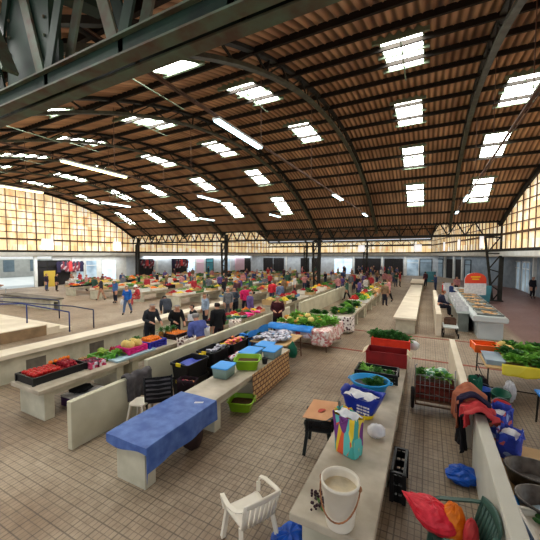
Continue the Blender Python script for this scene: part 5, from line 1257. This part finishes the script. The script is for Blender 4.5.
def make_pose(pn):
    J, B = skeleton(POSES[pn]); names = list(J); ix = {n: i for i, n in enumerate(names)}
    me = bpy.data.meshes.new('skel'); me.from_pydata([J[n][0] for n in names], [(ix[a], ix[b]) for a, b in B], []); o = bpy.data.objects.new('skel', me); C.objects.link(o)
    o.modifiers.new('S', 'SKIN'); sd = o.modifiers.new('U', 'SUBSURF'); sd.levels = 1; sd.render_levels = 1
    for i, n in enumerate(names):
        r = J[n][1]; sv = me.skin_vertices[0].data[i]
        f = (r * 1.12, r * 1.12)
        if n in ('chest', 'waist', 'pelvis', 'upper'): f = (r * 1.25, r * .92)
        sv.radius = f; sv.use_root = n == 'pelvis'
    dg = bpy.context.evaluated_depsgraph_get(); ev = o.evaluated_get(dg); bm_ = bpy.data.meshes.new_from_object(ev)
    bpy.data.objects.remove(o)
    hd = Vector(J['head'][0]); cr = (Vector(J['crown'][0]) - Vector(J['neck'][0])).normalized()
    fw = Vector((0, cos(POSES[pn]['lean']), -sin(POSES[pn]['lean'])))
    # a nose and brow on the front of the head
    for v in bm_.vertices:
        q = v.co - hd
        if q.length < .16 and q.dot(fw) > .06 and abs(q.x) < .02 and -.035 < q.dot(cr) < .02: v.co += fw * .022
    # which region each vertex belongs to
    reg = []
    keyb = [(a, b) for a, b in B]
    def kind(a, b):
        n = (a + b)
        if b in ('neck', 'jaw', 'head', 'crown'): return 'head'
        if b[:2] in ('pa', 'ta', 'tb') or b[0] == 'f': return 'hand'
        if b[:2] == 'to': return 'shoe'
        if b[:3] == 'hip' or b[:2] in ('kn', 'an'): return 'leg'
        return 'torso'
    P = [(Vector(J[a][0]), Vector(J[b][0]), kind(a, b)) for a, b in keyb]
    hipz = J['pelvis'][0][2]
    for v in bm_.vertices:
        best = min(P, key=lambda s: seg_d(v.co, s[0], s[1]) - (.0)); k = best[2]
        if k == 'torso' and v.co.z < hipz - .05 and abs(v.co.x) < .2 and seg_d(v.co, Vector(J['wrl'][0]), Vector(J['ell'][0])) > .08 and seg_d(v.co, Vector(J['wrr'][0]), Vector(J['elr'][0])) > .08: k = 'leg'
        if k == 'leg' and v.co.z < .07: k = 'shoe'
        reg.append(k)
    out = {'body': bm_}
    def shell(name, ok, off):
        vs = {}; V = []; Fs = []
        for p in bm_.polygons:
            if all(ok(i) for i in p.vertices):
                f = []
                for i in p.vertices:
                    if i not in vs: vs[i] = len(V); V.append(bm_.vertices[i].co + bm_.vertices[i].normal * off)
                    f.append(vs[i])
                Fs.append(f)
        m = bpy.data.meshes.new(name); m.from_pydata(V, [], Fs); m.update()
        for p in m.polygons: p.use_smooth = True
        m.materials.append(MATS['black_cloth']); out[name] = m
    shell('jacket', lambda i: reg[i] == 'torso' or (reg[i] == 'leg' and bm_.vertices[i].co.z > hipz - .12 and POSES[pn]['legs'] != 'sit'), .016)
    shell('trousers', lambda i: reg[i] == 'leg' or (reg[i] == 'torso' and bm_.vertices[i].co.z < hipz + .08 and abs(bm_.vertices[i].co.x) < .19), .009)
    shell('shoes', lambda i: reg[i] == 'shoe', .008)
    shell('hair', lambda i: reg[i] == 'head' and ((bm_.vertices[i].co - hd).dot(fw) < .03 and (bm_.vertices[i].co - hd).dot(cr) > -.06 or (bm_.vertices[i].co - hd).dot(cr) > .04), .016)
    for p in bm_.polygons: p.use_smooth = True
    bm_.materials.clear(); bm_.materials.append(MATS['skin'])
    e = MB()
    for s in (-1, 1):
        c = hd + fw * .098 + Vector((s * .034, 0, 0)) + cr * .012; e.ball(tuple(c), .011, 6, 4)
    out['eyes'] = e.mesh('eyes', ['eye'], True)
    g = MB(); c = hd + fw * .1 - cr * .055; g.box(c.x - .025, c.x + .025, c.y - .006, c.y + .006, c.z - .004, c.z + .004); out['mouth'] = g.mesh('mouth', ['red_stain'])
    h = MB(); h.lathe([(.17, -.012), (.17, 0), (.108, .005), (.105, .075), (.06, .11), (0, .115)], 16); out['hat'] = h.mesh('hat', ['hat_white'], True); out['hatpos'] = hd + cr * .035
    return out
PO = {k: make_pose(k) for k in POSES}
CLOTH = {}
def cm(rgb):
    if rgb not in CLOTH:
        n = 'cloth_%02x%02x%02x' % rgb; mat(n, rgb, .9, noise=9, rgb2=tuple(int(c * .8) for c in rgb)); CLOTH[rgb] = MATS[n]
    return CLOTH[rgb]
def person(lab, x, y, face, pose, top, legs=(46, 50, 66), hair='hair_dark', z=0, s=1.0, hat=False, group=None, detail=True, apron=None):
    """face: heading in degrees, 0 looks to +Y (away from the camera), 180 to the camera"""
    t = thing('person', lab, 'person', (x, y, z), radians(face), group); t.scale = (s, s, s)
    P = PO[pose]
    def ch(n, m, par=t):
        o = bpy.data.objects.new(n, P[n]); C.objects.link(o); o.parent = par; o.material_slots[0].link = 'OBJECT'; o.material_slots[0].material = m; return o
    b = ch('body', MATS['skin'])
    if detail: ch('eyes', MATS['eye'], b); ch('mouth', MATS['red_stain'], b)
    ch('jacket', cm(top)); ch('trousers', cm(legs)); ch('shoes', MATS['rubber'])
    if hair: ch('hair', MATS[hair])
    if hat: o = ch('hat', MATS['hat_white']); o.location = P['hatpos']
    return t
def hp(u, v, z): p = at(u, v, z); return p[0], p[1]
def pp(lab, u, v, zt, face, pose, top, s=None, **k):
    """stand a person so that the head top is seen at (u, v)"""
    hh = {'stand': 1.77, 'walk': 1.76, 'reach': 1.71, 'hold': 1.76, 'sit': 1.33, 'bend': 1.35}[pose]
    s = s or (zt / hh); x, y = hp(u, v, zt)
    for q in range(3):
        for rx, ya, yb, _ in rows:
            if abs(x - rx) < .95 and ya - .4 < y < yb + .4: x = rx + (1.0 if x >= rx else -1.0)
    for sx_, ya, yb in ((-10.02, 2.5, 15.2), (-5.98, 5, 27.6), (.46, 14.4, 24.7), (-.84, 14, 38.4)):
        if abs(x - sx_) < .62 and ya < y < yb: x = sx_ + (.66 if x >= sx_ else -.66)
    y = min(y, 54.4)
    return person(lab, x, y, face, pose, top, s=s, **k)
pp('man in a dark grey jacket with thinning hair facing the fruit table', 149, 302, 1.72, -100, 'reach', (52, 54, 60), legs=(40, 42, 50), hair='hair_grey')
pp('older person in a black top with grey hair leaning over the fruit table', 175, 303, 1.64, -115, 'reach', (26, 26, 28), hair='hair_grey')
person('person bending low in a dark slate jacket behind the black top shopper', -10.75, 10.6, 60, 'bend', (62, 66, 76), legs=(56, 58, 66), hair='hair_dark')
pp('woman in black with a red apron and short dark hair holding papers', 194, 303, 1.6, 150, 'hold', (30, 28, 32), legs=(150, 44, 40), hair='hair_dark')
person('man in a black sweater seen from behind beside the panel wall', -6.5, 8.75, 60, 'stand', (24, 24, 26), legs=(44, 34, 44), hair='hair_dark', s=1.02)
pp('woman in a pale blue jacket with reddish hair facing the camera', 196, 292, 1.62, 165, 'stand', (160, 178, 200), hair='hair_brown')
person('person in a blue and black top crouched behind the cream panel wall', -6.5, 7.75, 70, 'sit', (92, 104, 176), legs=(30, 30, 34), hair='hair_grey', z=.0, s=1.2)
pp('person in a long grey coat among the mid tables', 219, 286, 1.74, 200, 'stand', (120, 122, 126), legs=(90, 92, 98), hair='hair_brown')
pp('woman in a black and grey vest beside the pink jacket shopper', 234, 286, 1.7, 170, 'hold', (70, 78, 92), legs=(30, 32, 40), hair='hair_dark')
pp('person in a pink and navy jacket with a back turned to the camera', 245, 285, 1.7, 30, 'stand', (232, 40, 110), legs=(40, 38, 56), hair='hair_brown')
pp('person in a bright red coat near the centre of the hall', 272, 280, 1.7, 20, 'stand', (232, 54, 70), legs=(60, 64, 90), hair='hair_grey')
pp('person in a faded denim jacket beside the bright red coat', 280, 282, 1.66, 40, 'stand', (120, 136, 170), legs=(80, 96, 130), hair='hair_dark')
person('man in a dark burgundy shirt standing behind the blue edged lettuce stall', -5.55, 11.6, 205, 'hold', (74, 30, 38), legs=(40, 36, 40), hair='hair_grey')
pp('walker in a blue jumper and jeans carrying a white bag across the open floor', 127, 285, 1.68, 200, 'walk', (38, 104, 196), legs=(86, 110, 150), hair='hair_dark')
pp('person with a white cap, blue shirt and dark trousers on the open floor', 115, 279, 1.7, 175, 'stand', (70, 110, 170), legs=(36, 38, 52), hair='hair_grey', hat=True)
pp('person in a dark shirt and shorts with bare legs on the open floor', 101, 277, 1.75, 150, 'walk', (52, 50, 62), legs=(196, 150, 122), hair='hair_dark')
person('seated person in red under a wide white sun hat', -17.4, 14.6, 150, 'sit', (206, 62, 70), legs=(206, 90, 90), hair='hair_brown', hat=True, s=1.05)
pp('shopper in dark purple and jeans at the far left, left of a pair', 46, 273, 1.7, -60, 'stand', (58, 48, 66), legs=(80, 100, 150))
pp('shopper in black at the far left, right of a pair', 56, 273, 1.72, -40, 'stand', (34, 34, 38), legs=(40, 42, 50))
person('woman in navy sitting on the white low wall with her head down', .55, 17.2, -80, 'sit', (40, 42, 66), legs=(38, 38, 52), hair='hair_brown', z=.42)
pp('person in a red top behind the white low wall', 444, 281, 1.5, 100, 'stand', (206, 40, 54))
pp('person in a blue top and pale apron near the sink bench', 451, 282, 1.62, -80, 'hold', (52, 70, 120), legs=(150, 170, 190), hair='hair_brown')
pp('seller in a red shirt and black apron behind the poster board', 485, 278, 1.72, 90, 'hold', (226, 62, 44), legs=(36, 30, 36), hair='hair_grey')
pp('person in dark clothes standing in the right aisle by the glass doors', 533, 276, 1.76, -150, 'stand', (38, 36, 44), legs=(36, 36, 44))
g = MB(); g.lathe([(0, 0), (.12, .02), (.15, .15), (.1, .3), (.03, .36)], 10, sy=.5); x_, y_ = hp(127, 285, 1.68); tag(g.build('carrier_bag', 'white_bag', None, (x_ - .3, y_ - .1, .5), smooth=True), 'white carrier bag held by the walker in the blue jumper', 'bag')
g = MB(); g.add([(-.16, 0, 0), (.16, 0, 0), (.15, .05, .24), (-.15, .05, .24)], [(0, 1, 2, 3)]); x_, y_ = hp(194, 303, 1.6); o = g.build('paper_bag', 'white_bag', None, (x_ + .16, y_ - .3, 1.0), .8); solid(o, .06); tag(o, 'white paper bag held by the woman in the red apron', 'bag')
# the crowd between the far tables
tops = [((196, 60, 70), 'red'), ((220, 150, 150), 'pink'), ((40, 40, 50), 'black'), ((70, 86, 130), 'blue'), ((230, 222, 214), 'white'), ((120, 122, 130), 'grey'), ((96, 60, 70), 'maroon'), ((150, 120, 90), 'tan'), ((60, 96, 80), 'green'), ((110, 90, 150), 'violet')]
crowd = [(188, 270), (196, 268), (205, 271), (212, 269), (216, 272), (224, 268), (231, 271), (239, 270), (247, 268), (254, 271), (259, 269), (288, 272), (297, 270), (321, 271), (327, 269), (332, 272), (343, 270), (347, 272), (352, 268), (356, 271), (360, 267), (364, 273), (367, 270), (371, 267), (374, 274), (377, 270), (381, 268), (385, 271), (389, 268), (393, 270), (397, 267), (400, 271), (373, 281), (366, 277), (378, 278), (192, 273), (200, 274), (208, 266), (220, 274), (228, 275), (235, 274), (243, 272), (250, 275), (186, 266), (345, 266), (349, 275), (354, 264), (362, 265), (368, 265), (372, 266), (376, 263), (380, 264), (384, 265), (387, 263), (391, 265), (395, 263), (398, 264), (290, 267), (302, 266), (315, 266), (282, 268), (275, 267), (268, 267), (338, 267), (336, 272), (341, 276), (346, 279), (351, 273), (358, 275), (361, 279), (369, 277), (383, 274), (390, 273), (396, 272), (152, 269), (157, 272), (165, 270), (175, 268), (178, 272), (194, 277), (204, 277), (213, 276), (224, 278), (240, 277), (248, 279), (262, 271), (270, 273), (284, 277), (294, 275), (303, 274), (312, 271), (105, 273), (122, 272), (80, 272),
         (66, 273), (74, 275), (86, 274), (95, 276), (131, 275), (139, 274), (147, 276), (160, 273), (170, 275), (182, 274), (256, 277), (265, 275), (308, 277), (250, 290), (421, 271), (436, 274), (457, 276), (470, 273)]
seen = {}
for i, (u, v) in enumerate(crowd):
    c, cn = tops[(i * 7 + i // 10) % 10]; zt = 1.58 + .16 * ((i * 37) % 10) / 10
    place = 'by the far left shops' if u < 180 else 'in front of the far shops left of centre' if u < 262 else 'among the far tables at the centre' if u < 335 else 'in the crowd at the far end right of centre' if u < 410 else 'at the far right'
    lab = 'distant person in a %s top %s' % (cn, place)
    pp(lab, u, v, zt, (i * 67) % 360, ['stand', 'hold', 'walk', 'reach'][i % 4] if (i % 4) < 3 else 'stand', c, legs=[(46, 50, 66), (60, 70, 100), (40, 38, 42), (110, 100, 92)][i % 4], hair=['hair_dark', 'hair_brown', 'hair_grey'][i % 3], group=lab, detail=False)

# ------------------------------------------------------------------ camera, added fill lamps, daylight
cam = bpy.data.cameras.new('camera'); cam.sensor_width = 36; cam.lens = F / 540 * 36; cam.clip_start = .05; cam.clip_end = 300
co = bpy.data.objects.new('camera', cam); C.objects.link(co); co.location = (0, 0, H); co.rotation_euler = (pi / 2 - PITCH, 0, YAW)
bpy.context.scene.camera = co
for i, (x, y, sx, sy, rz) in enumerate([(-35.7, 22, 1, 12, 0), (-33.5, 42, 1, 22, -.24), (-24, 54.8, 12, .8, 0), (-12, 54.8, 12, .8, 0), (-2, 54.8, 6, .8, 0), (4.2, 46, .8, 12, .34), (6.4, 30, .8, 14, 0)]):  # unseen fill lamps added under the aisle roof to brighten the shop fronts
    ld = bpy.data.lights.new('aisle_fill_light', 'AREA'); ld.shape = 'RECTANGLE'; ld.size = sx; ld.size_y = sy; ld.energy = (22, 20, 11, 11, 11, 5, 4)[i] * max(sx, sy); ld.color = (.92, .97, 1)
    lo = bpy.data.objects.new('aisle_fill_light', ld); C.objects.link(lo); lo.location = (x, y, 3.22); lo.rotation_euler = (0, 0, rz)
sl = bpy.data.lights.new('sun', 'SUN'); sl.energy = 3.2; sl.angle = .02; sl.color = (1, .96, .9); so = bpy.data.objects.new('sun', sl); C.objects.link(so); so.rotation_euler = (0, radians(32), 0); so.location = (30, 20, 40)
w = bpy.data.worlds.new('sky'); bpy.context.scene.world = w; w.use_nodes = True
bg = w.node_tree.nodes['Background']; bg.inputs[0].default_value = (.86, .93, 1, 1); bg.inputs[1].default_value = .8
vs_ = bpy.context.scene.view_settings
vs_.view_transform = 'Standard'; vs_.look = 'None'; vs_.exposure = .28; vs_.gamma = 1
